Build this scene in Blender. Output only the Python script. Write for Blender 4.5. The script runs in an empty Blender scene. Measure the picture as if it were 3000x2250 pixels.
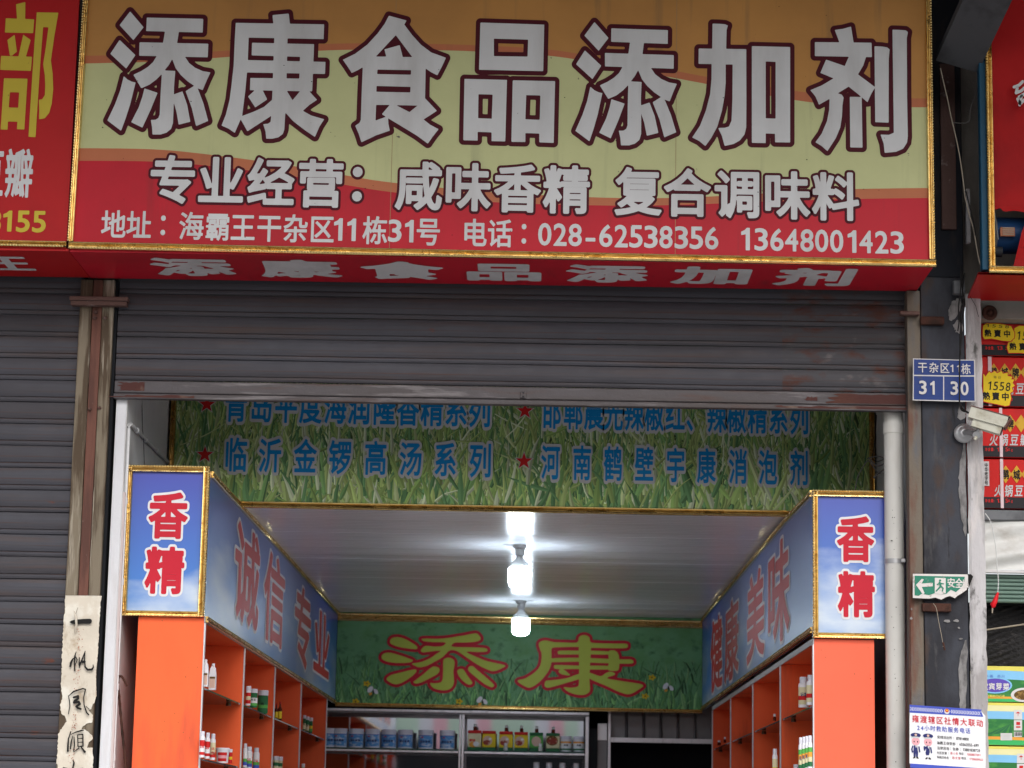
import bpy, bmesh, math, random
import numpy as np
from mathutils import Vector, Matrix

random.seed(7)
rng = np.random.default_rng(11)
SC = bpy.context.scene
COL = SC.collection

# ------------------------------------------------------------------ camera
FPX, CX, CY = 7188.0, 1500.0, 1125.0
_Y = np.array([62, -1303, -7188.0]); _Y /= np.linalg.norm(_Y)
_Z = np.array([738, 39690, -7188.0]); _Z -= _Z.dot(_Y) * _Y; _Z /= np.linalg.norm(_Z)
_X = np.cross(_Y, _Z)
ROT = np.array([_X, _Y, _Z])
CAM = np.array([0.0, -10.5, 1.6])
cd = bpy.data.cameras.new('camera')
cam = bpy.data.objects.new('camera', cd); COL.objects.link(cam)
cd.sensor_width = 36.0; cd.lens = FPX / 3000 * 36.0
cd.clip_start = 0.1; cd.clip_end = 2000
m3 = Matrix([list(r) for r in ROT])
cam.matrix_world = Matrix.Translation(Vector(CAM)) @ m3.to_4x4()
cd.dof.use_dof = True; cd.dof.focus_distance = 10.6; cd.dof.aperture_fstop = 6.3
SC.camera = cam

# ------------------------------------------------------------------ light
world = bpy.data.worlds.new('World'); SC.world = world; world.use_nodes = True
wn = world.node_tree; bg = wn.nodes['Background']
sky = wn.nodes.new('ShaderNodeTexSky'); sky.sky_type = 'NISHITA'; sky.sun_disc = False
SUN_EL, SUN_AZ = math.radians(38), math.radians(168)
sky.sun_elevation = SUN_EL; sky.sun_rotation = SUN_AZ
sky.air_density = 1.0; sky.dust_density = 3.0
hs = wn.nodes.new('ShaderNodeHueSaturation'); hs.inputs['Saturation'].default_value = 0.28
wn.links.new(sky.outputs[0], hs.inputs['Color']); wn.links.new(hs.outputs[0], bg.inputs[0])
bg.inputs[1].default_value = 0.15
sl = bpy.data.lights.new('sun', 'SUN'); sl.energy = 1.25; sl.angle = math.radians(40); sl.color = (1, 0.97, 0.93)
so = bpy.data.objects.new('sun', sl); COL.objects.link(so)
sd = Vector((math.sin(SUN_AZ) * math.cos(SUN_EL), math.cos(SUN_AZ) * math.cos(SUN_EL), math.sin(SUN_EL)))
so.rotation_euler = sd.to_track_quat('Z', 'Y').to_euler(); so.location = (0, -20, 20)
SC.view_settings.view_transform = 'Standard'; SC.view_settings.look = 'None'
SC.view_settings.exposure = 0.45; SC.view_settings.gamma = 1.0
SC.render.engine = 'CYCLES'; SC.cycles.use_denoising = True
SC.cycles.max_bounces = 8

# ------------------------------------------------------------------ measuring helpers
def ray(px, py): return ROT @ np.array([(px - CX) / FPX, -(py - CY) / FPX, -1.0])
def P(px, py, d):                       # point of the photograph's pixel on the vertical plane d metres ahead
    r = ray(px, py); return CAM + r * (d / r[1])
def PX(px, py, X):
    r = ray(px, py); return CAM + r * (X / r[0])
def PZ(px, py, Z):
    r = ray(px, py); return CAM + r * ((Z - CAM[2]) / r[2])

# ------------------------------------------------------------------ materials
MATS = {}
def mat(name, c, rough=0.5, metal=0.0, layers=(), bump=0.0, bscale=(40, 40, 40), emit=0.0, attr=None,
        spec=0.14, var=0.06, alpha=None, trans=0.0, ior=1.45, rvar=0.0, coat=0.0):
    m = bpy.data.materials.new(name); m.use_nodes = True; MATS[name] = m
    nt = m.node_tree; b = nt.nodes['Principled BSDF']; L = nt.links.new
    tc = nt.nodes.new('ShaderNodeNewGeometry')
    def noise(sc, detail=6, rgh=0.6):
        mp = nt.nodes.new('ShaderNodeMapping'); mp.inputs['Scale'].default_value = sc
        L(tc.outputs['Position'], mp.inputs[0])
        n = nt.nodes.new('ShaderNodeTexNoise'); n.inputs['Scale'].default_value = 1.0
        n.inputs['Detail'].default_value = detail; n.inputs['Roughness'].default_value = rgh
        L(mp.outputs[0], n.inputs['Vector']); return n
    if attr:
        a = nt.nodes.new('ShaderNodeAttribute'); a.attribute_name = attr; col = a.outputs['Color']
    else:
        rg = nt.nodes.new('ShaderNodeRGB'); rg.outputs[0].default_value = (*c, 1); col = rg.outputs[0]
    for (c2, sc, lo, hi) in layers:
        n = noise(sc); r = nt.nodes.new('ShaderNodeMapRange'); r.inputs[1].default_value = lo; r.inputs[2].default_value = hi
        L(n.outputs[0], r.inputs[0]); mx = nt.nodes.new('ShaderNodeMix'); mx.data_type = 'RGBA'
        L(r.outputs[0], mx.inputs[0]); L(col, mx.inputs[6]); mx.inputs[7].default_value = (*c2, 1); col = mx.outputs[2]
    if var:
        n = noise((3, 3, 3), 8, 0.65); r = nt.nodes.new('ShaderNodeMapRange'); r.inputs[1].default_value = 0.3; r.inputs[2].default_value = 0.7
        r.inputs[3].default_value = 1 - var; r.inputs[4].default_value = 1 + var
        L(n.outputs[0], r.inputs[0]); vm = nt.nodes.new('ShaderNodeVectorMath'); vm.operation = 'SCALE'
        L(col, vm.inputs[0]); L(r.outputs[0], vm.inputs['Scale']); col = vm.outputs[0]
    L(col, b.inputs['Base Color'])
    b.inputs['Roughness'].default_value = rough; b.inputs['Metallic'].default_value = metal
    b.inputs['Specular IOR Level'].default_value = spec
    if rvar:
        n = noise((9, 9, 9)); r = nt.nodes.new('ShaderNodeMapRange'); r.inputs[1].default_value = .3; r.inputs[2].default_value = .7
        r.inputs[3].default_value = max(0.02, rough - rvar); r.inputs[4].default_value = rough + rvar
        L(n.outputs[0], r.inputs[0]); L(r.outputs[0], b.inputs['Roughness'])
    if bump:
        n = noise(bscale); bp = nt.nodes.new('ShaderNodeBump'); bp.inputs['Strength'].default_value = 1.0
        bp.inputs['Distance'].default_value = bump; L(n.outputs[0], bp.inputs['Height']); L(bp.outputs[0], b.inputs['Normal'])
    if emit:
        b.inputs['Emission Color'].default_value = (*c, 1); b.inputs['Emission Strength'].default_value = emit
    if trans:
        b.inputs['Transmission Weight'].default_value = trans; b.inputs['IOR'].default_value = ior
    if coat: b.inputs['Coat Weight'].default_value = coat
    return m

dust = (0.10, 0.09, 0.08)
mat('sign_red', (0.46, 0.010, 0.024), 0.42, layers=[((0.30, 0.012, 0.018), (1.2, 1, .8), .5, .8), ((.20, .02, .025), (14, 4, .8), .58, .85)], bump=.0008, bscale=(2, 2, 9))
mat('left_red', (0.40, 0.010, 0.012), 0.45, layers=[((0.26, 0.008, 0.012), (1.2, 1, .8), .5, .8), ((.12, .03, .03), (9, 9, 9), .68, .9)], bump=.001, bscale=(3, 3, 3))
mat('cloth_red', (0.36, 0.007, 0.008), 0.6, layers=[((0.20, 0.006, 0.008), (3, 3, 2), .45, .75)], bump=.01, bscale=(5, 5, 3))
mat('sign_tan', (0.45, 0.215, 0.06), 0.45, layers=[((0.34, 0.16, 0.05), (1, 1, 1.5), .4, .75), ((.2, .12, .06), (14, 6, .8), .58, .85)], bump=.0008, bscale=(2, 2, 9))
mat('sign_green', (0.49, 0.50, 0.255), 0.45, layers=[((0.46, 0.47, 0.24), (1, 1, 1.5), .45, .75), ((.33, .33, .19), (14, 6, .8), .56, .85), ((.12, .11, .09), (30, 30, 26), .715, .745)], bump=.0008, bscale=(2, 2, 9))
mat('sign_orange', (0.44, 0.14, 0.065), 0.45, layers=[((.25, .1, .05), (6, 6, 1), .62, .9)])
mat('letter_white', (0.56, 0.56, 0.57), 0.5, layers=[((.43, .42, .42), (5, 3, .9), .48, .75), ((.15, .14, .13), (45, 45, 45), .72, .76)])
mat('letter_maroon', (0.062, 0.004, 0.010), 0.5, spec=.12)
mat('letter_yellow', (0.52, 0.40, 0.045), 0.5, layers=[((.2, .15, .04), (25, 25, 25), .68, .76)])
mat('letter_lime', (0.50, 0.56, 0.09), 0.5)
mat('print_red', (0.55, 0.02, 0.04), 0.45)
mat('print_brick', (0.50, 0.045, 0.045), 0.45)
mat('print_white', (0.75, 0.75, 0.77), 0.45)
mat('print_grey', (0.55, 0.56, 0.57), 0.45)
mat('print_blue', (0.008, 0.24, 0.58), 0.45)
mat('print_navy', (0.03, 0.035, 0.14), 0.45)
mat('print_indigo', (0.06, 0.09, 0.45), 0.45)
mat('print_black', (0.012, 0.011, 0.011), 0.5)
mat('print_pink', (0.75, 0.38, 0.42), 0.5)
mat('gold', (0.62, 0.41, 0.14), 0.28, 0.95, layers=[((.45, .25, .06), (14, 14, 14), .45, .7), ((.16, .10, .04), (40, 40, 40), .6, .8)], bump=.002, bscale=(45, 45, 45), rvar=.1)
mat('gold_plain', (0.78, 0.58, 0.25), 0.2, 0.97, layers=[((.5, .3, .08), (30, 30, 30), .55, .7)], bump=.0012, bscale=(16, 16, 16))
RUST = (0.13, 0.045, 0.028)
mat('slat', (0.062, 0.062, 0.074), 0.5, 0.1, layers=[((0.054, 0.050, 0.056), (.7, 6, 9), .4, .7), ((.078, .057, .053), (1.3, 10, 26), .52, .74), (RUST, (3.5, 8, 9), .69, .74)], bump=.0015, bscale=(6, 20, 60), rvar=.1)
mat('slat_rusty', (0.066, 0.065, 0.074), 0.5, 0.1, layers=[((0.056, 0.052, 0.055), (.7, 6, 9), .4, .7), ((.13, .118, .118), (9, 8, 14), .58, .72), ((.078, .034, .026), (4.0, 8, 9), .50, .60)], bump=.002, bscale=(6, 20, 60))
mat('slat_edge', (0.060, 0.055, 0.061), 0.6, 0.1, layers=[((.080, .040, .032), (1.4, 8, 8), .42, .65)], bump=.001)
mat('bottom_bar', (0.085, 0.077, 0.082), 0.45, 0.2, layers=[((.075, .065, .065), (1.2, 9, 14), .42, .6), ((.19, .175, .18), (3, 9, 30), .56, .72), ((.09, .05, .04), (1.6, 9, 18), .55, .72)], bump=.0015)
mat('bar_rust', (0.075, 0.028, 0.024), 0.6, layers=[((.16, .11, .09), (9, 9, 14), .56, .66), ((.10, .04, .028), (5, 5, 5), .5, .7)], bump=.002)
mat('post_beige', (0.20, 0.165, 0.12), 0.65, layers=[((.085, .06, .04), (22, 9, 1.8), .46, .56), ((.33, .29, .23), (40, 14, 2.2), .58, .65)], bump=.003, bscale=(20, 20, 8))
mat('post_brown', (0.155, 0.066, 0.048), 0.55, layers=[((.10, .045, .035), (20, 9, 2.0), .47, .6), ((.3, .25, .22), (20, 20, 20), .70, .76)], bump=.002)
mat('iron_brown', (0.13, 0.075, 0.065), 0.55, 0.2, layers=[((.3, .24, .22), (18, 18, 18), .60, .72), ((.05, .03, .025), (8, 8, 8), .6, .8)], bump=.003)
mat('rust_iron', (0.075, 0.033, 0.024), 0.75, 0.1, layers=[((.02, .014, .012), (9, 9, 9), .45, .7)], bump=.004)
mat('plaster', (0.66, 0.66, 0.69), 0.7, layers=[((.5, .47, .46), (8, 8, 1.2), .56, .8), ((.2, .18, .17), (38, 38, 30), .70, .74)], bump=.003, bscale=(30, 30, 30))
mat('inner_wall', (0.74, 0.74, 0.74), 0.7, layers=[((.42, .40, .38), (2, 2, 1), .5, .8)], bump=.001)
mat('pvc_pipe', (0.60, 0.59, 0.56), 0.4, layers=[((.42, .39, .34), (6, 6, 1.2), .5, .75), ((.08, .07, .06), (50, 50, 40), .73, .76)])
mat('pipe_white', (0.66, 0.66, 0.67), 0.4, layers=[((.5, .47, .45), (9, 9, 2), .55, .8)])
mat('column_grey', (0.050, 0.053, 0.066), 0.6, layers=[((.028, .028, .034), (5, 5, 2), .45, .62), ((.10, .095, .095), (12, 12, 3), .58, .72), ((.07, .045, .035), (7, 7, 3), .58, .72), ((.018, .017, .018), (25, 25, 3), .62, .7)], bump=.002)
mat('guide_rusty', (0.15, 0.125, 0.10), 0.55, 0.3, layers=[((.10, .11, .13), (8, 8, 1.6), .48, .6), (RUST, (9, 9, 1.6), .56, .7)], bump=.002)
mat('concrete_pale', (0.52, 0.50, 0.51), 0.85, layers=[((.34, .32, .32), (14, 14, 3), .46, .60), ((.10, .095, .09), (20, 20, 9), .60, .70), ((.62, .57, .55), (9, 9, 2), .56, .7)], bump=.006, bscale=(30, 30, 14))
mat('peel', (0.25, 0.24, 0.24), 0.85, layers=[((.12, .115, .115), (18, 18, 9), .48, .62)], bump=.003)
mat('concrete_wall', (0.25, 0.235, 0.21), 0.85, layers=[((.15, .14, .125), (3, 3, 2), .45, .7)], bump=.003)
mat('dark_steel', (0.035, 0.038, 0.045), 0.6, 0.2, layers=[((.07, .065, .06), (6, 6, 3), .5, .75)])
mat('beam_grey', (0.065, 0.066, 0.072), 0.8, layers=[((.035, .035, .038), (5, 5, 5), .5, .68)])
mat('steel_grey', (0.15, 0.155, 0.165), 0.55, 0.3, layers=[((.07, .07, .075), (5, 5, 5), .5, .7)])
mat('dark_void', (0.012, 0.013, 0.016), 0.8)
mat('black_tarp', (0.018, 0.017, 0.018), 0.45, layers=[((.05, .045, .045), (22, 22, 22), .6, .7)], bump=.01, bscale=(25, 25, 25))
mat('ceiling_pvc', (0.82, 0.84, 0.88), 0.21, spec=.6, bump=.0006, bscale=(2, 30, 30), var=.04)
mat('ceiling_groove', (0.26, 0.25, 0.25), 0.5)
mat('orange', (0.92, 0.145, 0.048), 0.34, layers=[((.62, .10, .05), (5, 5, .7), .60, .72), ((.80, .12, .04), (2, 2, 1), .5, .75), ((.3, .12, .06), (60, 60, 60), .735, .75)], var=.03)
mat('orange_right', (0.92, 0.15, 0.08), 0.34, layers=[((.66, .13, .08), (5, 5, .7), .60, .72), ((.85, .17, .09), (2, 2, 1), .5, .75), ((.3, .12, .06), (60, 60, 60), .735, .75)], var=.03)
mat('alu_white', (0.66, 0.65, 0.67), 0.35, 0.25, layers=[((.45, .43, .42), (20, 20, 3), .6, .75)])
mat('alu', (0.74, 0.69, 0.71), 0.35, 0.35, layers=[((.4, .36, .36), (20, 20, 3), .55, .75)])
mat('edge_grey', (0.40, 0.40, 0.40), 0.45, 0.1)
mat('glass_shelf', (0.10, 0.13, 0.12), 0.08, spec=.9, trans=.35)
mat('glass_green', (0.02, 0.10, 0.075), 0.08, spec=.9, trans=.3)
mat('mirror', (0.78, 0.78, 0.82), 0.03, 1.0, var=0)
mat('knob', (0.10, 0.055, 0.03), 0.35, 0.6)
mat('paper', (0.62, 0.56, 0.47), 0.8, layers=[((.70, .66, .58), (12, 12, 9), .5, .6), ((.38, .29, .20), (11, 11, 7), .60, .72)], bump=.004, bscale=(22, 22, 18), var=.08)
mat('paper_fleck', (0.36, 0.13, 0.08), 0.8)
mat('plate_blue', (0.018, 0.045, 0.20), 0.35, layers=[((.05, .06, .12), (20, 20, 20), .62, .75)])
mat('enamel_white', (0.62, 0.60, 0.60), 0.4)
mat('exit_green', (0.03, 0.20, 0.13), 0.4, layers=[((.25, .27, .25), (40, 40, 40), .60, .68)])
mat('exit_white', (0.66, 0.62, 0.60), 0.45, layers=[((.35, .30, .27), (40, 40, 40), .58, .68)])
mat('seam', (0.30, 0.20, 0.10), 0.5)
mat('column_shade', (0.022, 0.024, 0.031), 0.8, layers=[((.05, .04, .036), (7, 7, 2), .56, .7)])  # upper column: shade between the signboards painted in as near-black colour
mat('burnt', (0.012, 0.011, 0.010), 0.7)
mat('cctv_white', (0.55, 0.54, 0.46), 0.5, layers=[((.38, .35, .27), (14, 14, 14), .5, .68)])
mat('cctv_grey', (0.40, 0.40, 0.41), 0.35, 0.5)
mat('cable_black', (0.015, 0.014, 0.014), 0.5)
mat('cable_grey', (0.16, 0.15, 0.145), 0.5)
mat('cable_white', (0.55, 0.55, 0.54), 0.5)
mat('cable_beige', (0.33, 0.28, 0.22), 0.5)
mat('plug_red', (0.60, 0.012, 0.02), 0.4)
mat('carton_red', (0.60, 0.018, 0.016), 0.5, layers=[((.5, .02, .02), (8, 8, 8), .5, .7)])
mat('carton_black', (0.022, 0.02, 0.024), 0.45)
mat('carton_gold', (0.66, 0.38, 0.03), 0.4, layers=[((.5, .25, .02), (12, 12, 12), .5, .7)])
mat('price_yellow', (0.80, 0.58, 0.02), 0.5)
mat('tape', (0.72, 0.55, 0.58), 0.3)
mat('carton_yellow', (0.70, 0.62, 0.12), 0.35)
mat('carton_cream', (0.74, 0.70, 0.38), 0.35)
mat('carton_sky', (0.22, 0.50, 0.76), 0.35)
mat('carton_green', (0.03, 0.17, 0.05), 0.35, layers=[((.08, .3, .06), (10, 10, 16), .5, .65)])
mat('carton_lime', (0.05, 0.42, 0.12), 0.35)
mat('carton_purple', (0.11, 0.07, 0.40), 0.4)
mat('carton_orange', (0.75, 0.33, 0.05), 0.4)
mat('food_brown', (0.12, 0.065, 0.02), 0.7, layers=[((.3, .18, .06), (60, 60, 60), .5, .6)])
mat('plastic_sheet', (0.66, 0.66, 0.64), 0.3, layers=[((.45, .42, .38), (5, 5, 9), .55, .75)], bump=.006, bscale=(5, 5, 12))
mat('green_slat', (0.16, 0.24, 0.20), 0.45)
mat('motor_blue', (0.012, 0.045, 0.13), 0.4, 0.1)
mat('label_orange', (0.35, 0.14, 0.08), 0.6)
mat('blue_edge', (0.012, 0.065, 0.12), 0.45)
mat('bulb_glow', (0.76, 0.88, 1.0), 0.4, emit=42, var=0)
mat('trim_pink', (0.55, 0.46, 0.45), 0.6)
mat('bulb_body', (0.62, 0.64, 0.62), 0.35, var=0)
mat('plastic_white', (0.74, 0.73, 0.78), 0.35, var=0)
mat('plastic_cap', (0.66, 0.66, 0.74), 0.35, var=0)
mat('label_pink', (0.62, 0.42, 0.34), 0.5)
mat('label_cream', (0.66, 0.60, 0.38), 0.5)
mat('label_green', (0.03, 0.15, 0.06), 0.5)
mat('label_green2', (0.10, 0.38, 0.08), 0.5)
mat('label_red', (0.55, 0.02, 0.02), 0.45)
mat('label_blue', (0.10, 0.30, 0.62), 0.45, layers=[((.5, .6, .75), (30, 30, 60), .5, .6)])
mat('label_yellow', (0.75, 0.55, 0.03), 0.45)
mat('meat', (0.30, 0.05, 0.035), 0.5, layers=[((.6, .4, .3), (50, 50, 50), .55, .65)])
mat('sauce_brown', (0.10, 0.018, 0.01), 0.15)
mat('grass_dark', (0.055, 0.09, 0.04), 0.5)
mat('grass_blades', (1, 1, 1), 0.5, attr='Col', var=0)
mat('lawn_blur', (0.16, 0.36, 0.17), 0.45, layers=[((.12, .30, .10), (5, 5, 8), .45, .7), ((.05, .15, .06), (12, 12, 16), .55, .75)])
mat('corrugated', (0.22, 0.20, 0.20), 0.45, 0.4)
mat('awning_white', (0.72, 0.72, 0.74), 0.6)
mat('awning_green', (0.52, 0.68, 0.52), 0.6)
mat('awning_pink', (0.78, 0.42, 0.46), 0.6)
mat('ground', (0.42, 0.42, 0.425), 0.85, layers=[((.22, .21, .20), (.6, .6, .6), .45, .7)], bump=.003, bscale=(8, 8, 8))
mat('roofing', (0.20, 0.20, 0.21), 0.7)

def sky_print(name, zlo, zhi, top, mid, cloud, thr=.5, sc=(1.2, 1.2, 2.6)):
    m = bpy.data.materials.new(name); m.use_nodes = True; MATS[name] = m
    nt = m.node_tree; b = nt.nodes['Principled BSDF']; L = nt.links.new
    tc = nt.nodes.new('ShaderNodeNewGeometry'); sp = nt.nodes.new('ShaderNodeSeparateXYZ'); L(tc.outputs['Position'], sp.inputs[0])
    r = nt.nodes.new('ShaderNodeMapRange'); r.inputs[1].default_value = zlo; r.inputs[2].default_value = zhi; L(sp.outputs[2], r.inputs[0])
    cr = nt.nodes.new('ShaderNodeValToRGB'); e = cr.color_ramp.elements
    e[0].position = 0; e[0].color = (*mid, 1); e[1].position = 1; e[1].color = (*top, 1); L(r.outputs[0], cr.inputs[0])
    mp = nt.nodes.new('ShaderNodeMapping'); mp.inputs['Scale'].default_value = sc; L(tc.outputs['Position'], mp.inputs[0])
    n = nt.nodes.new('ShaderNodeTexNoise'); n.inputs['Detail'].default_value = 7; n.inputs['Scale'].default_value = 1.6; L(mp.outputs[0], n.inputs[0])
    s = nt.nodes.new('ShaderNodeMath'); s.operation = 'MULTIPLY_ADD'; s.inputs[1].default_value = -0.33; L(r.outputs[0], s.inputs[0]); L(n.outputs[0], s.inputs[2])
    q = nt.nodes.new('ShaderNodeMapRange'); q.inputs[1].default_value = thr - .16; q.inputs[2].default_value = thr + .10; L(s.outputs[0], q.inputs[0])
    mx = nt.nodes.new('ShaderNodeMix'); mx.data_type = 'RGBA'; L(q.outputs[0], mx.inputs[0]); L(cr.outputs[0], mx.inputs[6]); mx.inputs[7].default_value = (*cloud, 1)
    L(mx.outputs[2], b.inputs['Base Color']); b.inputs['Roughness'].default_value = 0.32
sky_print('sky_box', 2.5, 3.1, (.040, .055, .40), (.045, .22, .62), (.60, .68, .78), .52)
sky_print('sky_fascia', 2.5, 3.1, (.030, .075, .38), (.065, .22, .55), (.42, .50, .60), .55, (.8, .42, 2.2))

# ------------------------------------------------------------------ object helpers
def thing(name, label, cat, loc=(0, 0, 0), group=None):
    o = bpy.data.objects.new(name, None); COL.objects.link(o); o.location = loc; o.empty_display_size = .1
    o['label'] = label; o['category'] = cat
    if group: o['group'] = group
    return o
def tag(o, label, cat, group=None):
    o['label'] = label; o['category'] = cat
    if group: o['group'] = group
    return o
def base(o):
    v = Vector((0, 0, 0))
    while o is not None: v += o.location; o = o.parent
    return v
class MB:                                # collects world-space geometry into one mesh
    def __init__(s): s.v = []; s.f = []; s.mi = []; s.sm = []; s.mats = []
    def slot(s, m):
        if m not in s.mats: s.mats.append(m)
        return s.mats.index(m)
    def poly(s, pts, m, smooth=False):
        k = len(s.v); s.v.extend([tuple(float(c) for c in p) for p in pts]); s.f.append(tuple(range(k, k + len(pts)))); s.mi.append(s.slot(m)); s.sm.append(smooth); return s
    def grid(s, rows, m, smooth=True, closed=False):
        k = len(s.v); n = len(rows[0])
        for r in rows: s.v.extend([tuple(float(c) for c in p) for p in r])
        mi = s.slot(m)
        for i in range(len(rows) - 1):
            for j in range(n if closed else n - 1):
                j2 = (j + 1) % n
                s.f.append((k + i * n + j, k + i * n + j2, k + (i + 1) * n + j2, k + (i + 1) * n + j)); s.mi.append(mi); s.sm.append(smooth)
        return s
    def box(s, x0, x1, y0, y1, z0, z1, m, bev=0.0):
        if bev <= 0:
            p = [(x0, y0, z0), (x1, y0, z0), (x1, y1, z0), (x0, y1, z0), (x0, y0, z1), (x1, y0, z1), (x1, y1, z1), (x0, y1, z1)]
            k = len(s.v); s.v.extend(p); mi = s.slot(m)
            for f in ((0, 3, 2, 1), (4, 5, 6, 7), (0, 1, 5, 4), (1, 2, 6, 5), (2, 3, 7, 6), (3, 0, 4, 7)):
                s.f.append(tuple(k + i for i in f)); s.mi.append(mi); s.sm.append(False)
            return s
        bm = bmesh.new(); bmesh.ops.create_cube(bm, size=1)
        for v in bm.verts: v.co = Vector(((x0 + x1) / 2 + v.co.x * (x1 - x0), (y0 + y1) / 2 + v.co.y * (y1 - y0), (z0 + z1) / 2 + v.co.z * (z1 - z0)))
        bmesh.ops.bevel(bm, geom=bm.edges[:], offset=bev, segments=2, affect='EDGES', profile=.5)
        bm.verts.index_update(); k = len(s.v); mi = s.slot(m)
        s.v.extend([tuple(v.co) for v in bm.verts])
        for f in bm.faces: s.f.append(tuple(k + v.index for v in f.verts)); s.mi.append(mi); s.sm.append(False)
        bm.free(); return s
    def lathe(s, c, prof, m, seg=20, squash=1.0):      # prof: list of (r, z, [material])
        ang = [2 * math.pi * i / seg for i in range(seg)]
        cur = m
        for a, b in zip(prof[:-1], prof[1:]):
            if len(a) > 2: cur = a[2]
            rows = [[(c[0] + q[0] * math.cos(t), c[1] + squash * q[0] * math.sin(t), c[2] + q[1]) for t in ang] for q in (a, b)]
            s.grid(rows, cur, True, True)
        return s
    def tube(s, pts, r, m, seg=8):
        pts = [Vector([float(c) for c in p]) for p in pts]; rows = []
        up = Vector((0.13, 0.31, 0.94)).normalized()
        for i, p in enumerate(pts):
            t = (pts[min(i + 1, len(pts) - 1)] - pts[max(i - 1, 0)]).normalized()
            a = t.cross(up)
            if a.length < .05: a = t.cross(Vector((1, 0, 0)))
            a.normalize(); b = t.cross(a); rr = r[i] if isinstance(r, (list, tuple)) else r
            rows.append([p + a * rr * math.cos(2 * math.pi * k / seg) + b * rr * math.sin(2 * math.pi * k / seg) for k in range(seg)])
        s.grid(rows, m, True, True); s.poly(rows[0], m); s.poly(rows[-1][::-1], m); return s
    def build(s, name, parent=None, label=None, cat=None, group=None, kind=None, recalc=True):
        o0 = base(parent) if parent else Vector((0, 0, 0))
        me = bpy.data.meshes.new(name)
        me.from_pydata([(x - o0.x, y - o0.y, z - o0.z) for x, y, z in s.v], [], s.f)
        for m in s.mats: me.materials.append(MATS[m])
        me.polygons.foreach_set('material_index', s.mi); me.polygons.foreach_set('use_smooth', s.sm)
        me.update()
        o = bpy.data.objects.new(name, me); COL.objects.link(o)
        if parent: o.parent = parent
        if label: o['label'] = label
        if cat: o['category'] = cat
        if group: o['group'] = group
        if kind: o['kind'] = kind
        return o
def B(x0, x1, y0, y1, z0, z1, m, bev=0.0): return MB().box(x0, x1, y0, y1, z0, z1, m, bev)
def rebase(o):                            # move a single-mesh thing's origin to its base
    me = o.data; co = np.empty(len(me.vertices) * 3); me.vertices.foreach_get('co', co); co = co.reshape(-1, 3)
    b = np.array([(co[:, 0].min() + co[:, 0].max()) / 2, (co[:, 1].min() + co[:, 1].max()) / 2, co[:, 2].min()])
    me.vertices.foreach_set('co', (co - b).ravel()); me.update(); o.location = Vector(b) + o.location; return o
def copy_tree(o, parent=None):
    c = o.copy(); COL.objects.link(c)
    if parent: c.parent = parent
    for ch in list(o.children): copy_tree(ch, c)
    return c
def spline(pts, n=6, closed=False):
    pts = [np.array(p, float) for p in pts]; out = []
    N = len(pts)
    for i in range(N if closed else N - 1):
        p0, p1, p2, p3 = (pts[(i + k) % N] for k in (-1, 0, 1, 2)) if closed else (pts[max(i - 1, 0)], pts[i], pts[i + 1], pts[min(i + 2, N - 1)])
        for t in np.linspace(0, 1, n, endpoint=False):
            out.append(.5 * ((2 * p1) + (-p0 + p2) * t + (2 * p0 - 5 * p1 + 4 * p2 - p3) * t * t + (-p0 + 3 * p1 - 3 * p2 + p3) * t ** 3))
    if not closed: out.append(pts[-1])
    return out

# ------------------------------------------------------------------ lettering: distance field -> flat mesh
def seg_dist(PX_, PY_, segs):
    d2 = np.full(PX_.shape, 1e18)
    for (x0, y0, x1, y1) in segs:
        dx, dy = x1 - x0, y1 - y0; L2 = dx * dx + dy * dy + 1e-12
        t = np.clip(((PX_ - x0) * dx + (PY_ - y0) * dy) / L2, 0, 1)
        q = (PX_ - x0 - t * dx) ** 2 + (PY_ - y0 - t * dy) ** 2
        np.minimum(d2, q, out=d2)
    return np.sqrt(d2)
def winding(PX_, PY_, segs):
    w = np.zeros(PX_.shape, int)
    for (x0, y0, x1, y1) in segs:
        if y0 == y1: continue
        t = (PY_ - y0) / (y1 - y0); xi = x0 + t * (x1 - x0)
        up = (y0 <= PY_) & (y1 > PY_) & (xi > PX_); dn = (y1 <= PY_) & (y0 > PY_) & (xi > PX_)
        w += up.astype(int) - dn.astype(int)
    return w
def loop_segs(lp): return [(*lp[i], *lp[(i + 1) % len(lp)]) for i in range(len(lp))]
def contour(F, xs, ys):
    """polygons (lists of (x,y)) where F>0"""
    out = []; ins = F > 0; ny, nx = F.shape
    full = ins[:-1, :-1] & ins[:-1, 1:] & ins[1:, :-1] & ins[1:, 1:]
    anyi = (ins[:-1, :-1] | ins[:-1, 1:] | ins[1:, :-1] | ins[1:, 1:]) & ~full
    for j in range(ny - 1):
        r = full[j]; d = np.diff(np.concatenate(([0], r.astype(int), [0])))
        for a, b in zip(np.where(d == 1)[0], np.where(d == -1)[0]):
            out.append([(xs[a], ys[j]), (xs[b], ys[j]), (xs[b], ys[j + 1]), (xs[a], ys[j + 1])])
    J, I = np.where(anyi)
    for j, i in zip(J, I):
        cs = [(i, j), (i + 1, j), (i + 1, j + 1), (i, j + 1)]; p = []
        for k in range(4):
            (ia, ja), (ib, jb) = cs[k], cs[(k + 1) % 4]; fa, fb = F[ja, ia], F[jb, ib]
            if fa > 0: p.append((xs[ia], ys[ja]))
            if (fa > 0) != (fb > 0):
                t = fa / (fa - fb); p.append((xs[ia] + t * (xs[ib] - xs[ia]), ys[ja] + t * (ys[jb] - ys[ja])))
        if len(p) >= 3: out.append(p)
    return out
_fc = bpy.data.curves.new('glyph_source', 'FONT'); _fc.fill_mode = 'NONE'; _fc.resolution_u = 4
_fo = bpy.data.objects.new('glyph_source', _fc); COL.objects.link(_fo)
GL = {}
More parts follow.
